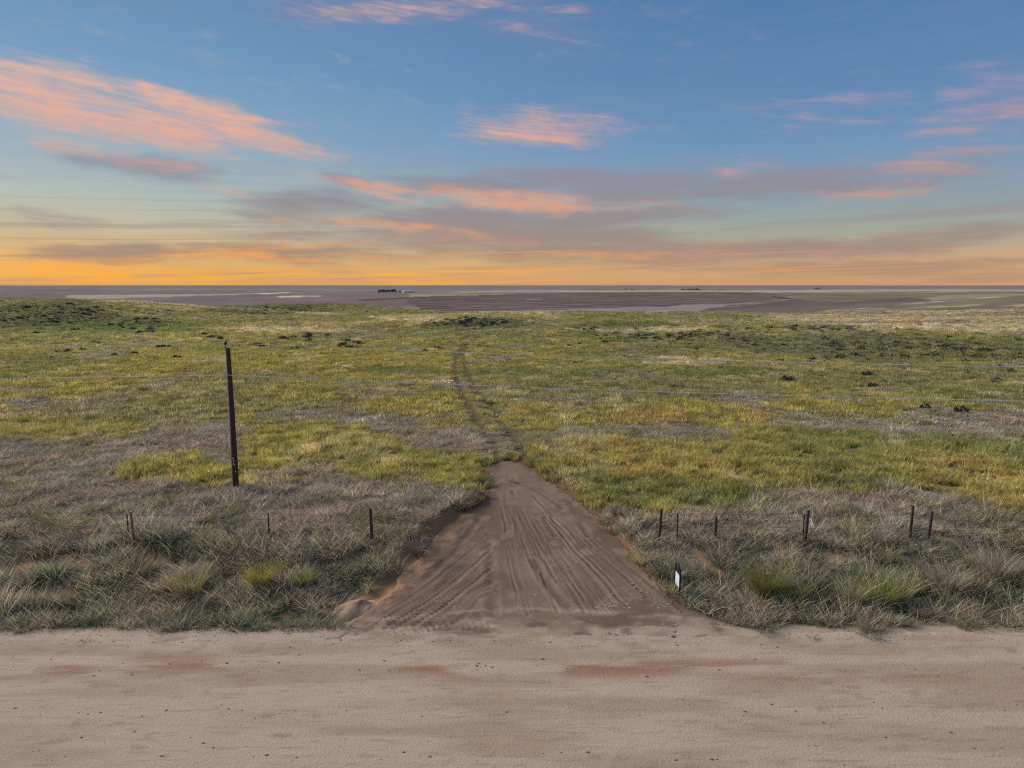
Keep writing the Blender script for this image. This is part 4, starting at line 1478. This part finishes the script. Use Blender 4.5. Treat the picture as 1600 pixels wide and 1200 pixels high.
# ------------------------------------------------------------------ the far farmstead and tree rows
def tree_mesh(seed):
    r_ = np.random.RandomState(seed)
    V, Fc, var, hue = [], [], [], []
    lobes = [(r_.randn() * .30, r_.randn() * .30, .62 + r_.randn() * .16, .26 + .16 * r_.rand()) for _ in range(7)]
    for i in range(260):
        lx, ly, lz, lr = lobes[r_.randint(7)]
        d_ = r_.randn(3)
        d_ /= np.linalg.norm(d_)
        c = np.array([lx, ly, lz]) + d_ * lr * r_.rand() ** .4
        s = .05 + .05 * r_.rand()
        u_ = r_.randn(3)
        u_ /= np.linalg.norm(u_)
        w_ = np.cross(u_, r_.randn(3))
        w_ /= np.linalg.norm(w_)
        b = len(V)
        V += [c - u_ * s, c + w_ * s * .7, c + u_ * s, c - w_ * s * .7]
        Fc.append((b, b + 1, b + 2, b + 3))
        var += [r_.rand()] * 4
        hue += [r_.rand()] * 4
    return V, Fc, var, hue


M_TREE = leafy_mat('far_tree_leaves', (.030, .040, .034), (.045, .052, .040), .1)
M_BARK = plain_mat('far_bark', (.08, .06, .05), .9)
crowns = [blade_mesh('crown', tree_mesh(500 + i), M_TREE) for i in range(4)]
tv, tf = merge(tube([(0, 0, -.05), (0, 0, .3), (.02, .01, .7)], [.045, .035, .012], 6), tube([(0, 0, .3), (.18, .05, .6)], [.02, .008], 5), tube([(0, 0, .32), (-.16, -.06, .62)], [.02, .008], 5))
trunk_me = mesh_from('trunk', np.array(tv), tf, M_BARK)


def tree(px, py, hpx, wide, label, group, depth=None):
    p = at(px, py)
    if depth:
        p = np.array([(px - CX) / F * depth, depth, 0])
        p[2] = h1(p[0], p[1])
    h = hpx / pxm(p)
    root = tag(empty('shelter_tree', p, r.rand() * 6), label, 'tree', group)
    root.scale = (h * wide, h * wide, h)
    link('crown', crowns[r.randint(4)], root)
    link('trunk', trunk_me, root)


fd = at(610, 457.3)[1]
for px in np.linspace(594, 619, 11):
    tree(px, 457.3, r.uniform(3.6, 5.2), 1.1, 'dark tree in the dense grove beside the far white farm', 'trees of the far farm grove', fd * r.uniform(.985, 1.015))
tree(626.5, 457, 3.4, .9, 'small dark tree between the grove and the far white farm', 'farm yard trees', fd)
tree(630.5, 457, 3.2, .9, 'small dark tree touching the far white farm buildings', 'farm yard trees', fd)
fd2 = at(1080, 453.8)[1]
for px in np.concatenate([np.linspace(1063, 1090, 12), np.linspace(1092, 1130, 14)]):
    tree(px, 453.8, r.uniform(1.6, 2.8) if px < 1090 else r.uniform(1.0, 1.6), 1.5, 'dark tree in the long shelterbelt on the right skyline', 'trees of the long shelterbelt', fd2 * r.uniform(.99, 1.01))
for px in (974, 978, 985, 988):
    tree(px, 454, 1.8, 1.2, 'dark tree in the short row left of the long shelterbelt', 'trees of the short far row', fd2)
for px in (1269, 1272, 1275):
    tree(px, 451.5, 1.8, 1.3, 'dark tree in the tiny grove at right of skyline', 'trees of the tiny far grove', fd2 * 1.3)

M_WALL = plain_mat('farm_white_siding', (.80, .80, .80), .7, .05, 2)
M_ROOF = plain_mat('farm_roof_metal', (.62, .63, .65), .5, .08, 2)
M_DARKGL = plain_mat('farm_window_glass', (.05, .06, .07), .2, .1, 2)
for px, w, d, h, lab in ((633.6, 9, 8, 3.4, 'small white farmhouse nearest the trees, far off'), (637.4, 15, 10, 4.6, 'white farm shed with grey roof, right of the farmhouse'), (646, 10, 8, 3.2, 'low white farm shed standing apart at right of farm')):
    depth = fd * .995
    q = np.array([(px - CX) / F * depth, depth, 0])
    q[2] = h1(q[0], q[1])
    root = tag(empty('farm_building', q, .3), lab, 'building', 'far farm buildings')
    part('wall', box((0, 0, h / 2 - .3), (w, d, h + .6)), M_WALL, root)
    V = [(-w / 2 - .4, -d / 2 - .4, h), (w / 2 + .4, -d / 2 - .4, h), (w / 2 + .4, d / 2 + .4, h), (-w / 2 - .4, d / 2 + .4, h), (-w / 2 - .4, 0, h + 2), (w / 2 + .4, 0, h + 2)]
    part('roof', (V, [(3, 2, 1, 0), (0, 1, 5, 4), (2, 3, 4, 5), (1, 2, 5), (3, 0, 4)]), M_ROOF, root)
    part('door', box((-w * .2, -d / 2 - .03, 1.1), (1.4, .08, 2.2)), M_DARKGL, root)
    part('window', box((w * .22, -d / 2 - .03, 1.7), (1.6, .08, 1.1)), M_DARKGL, root)
print('sage', total_sage, 'pole', Hh, 'base', pb, 'sign', L, sh)
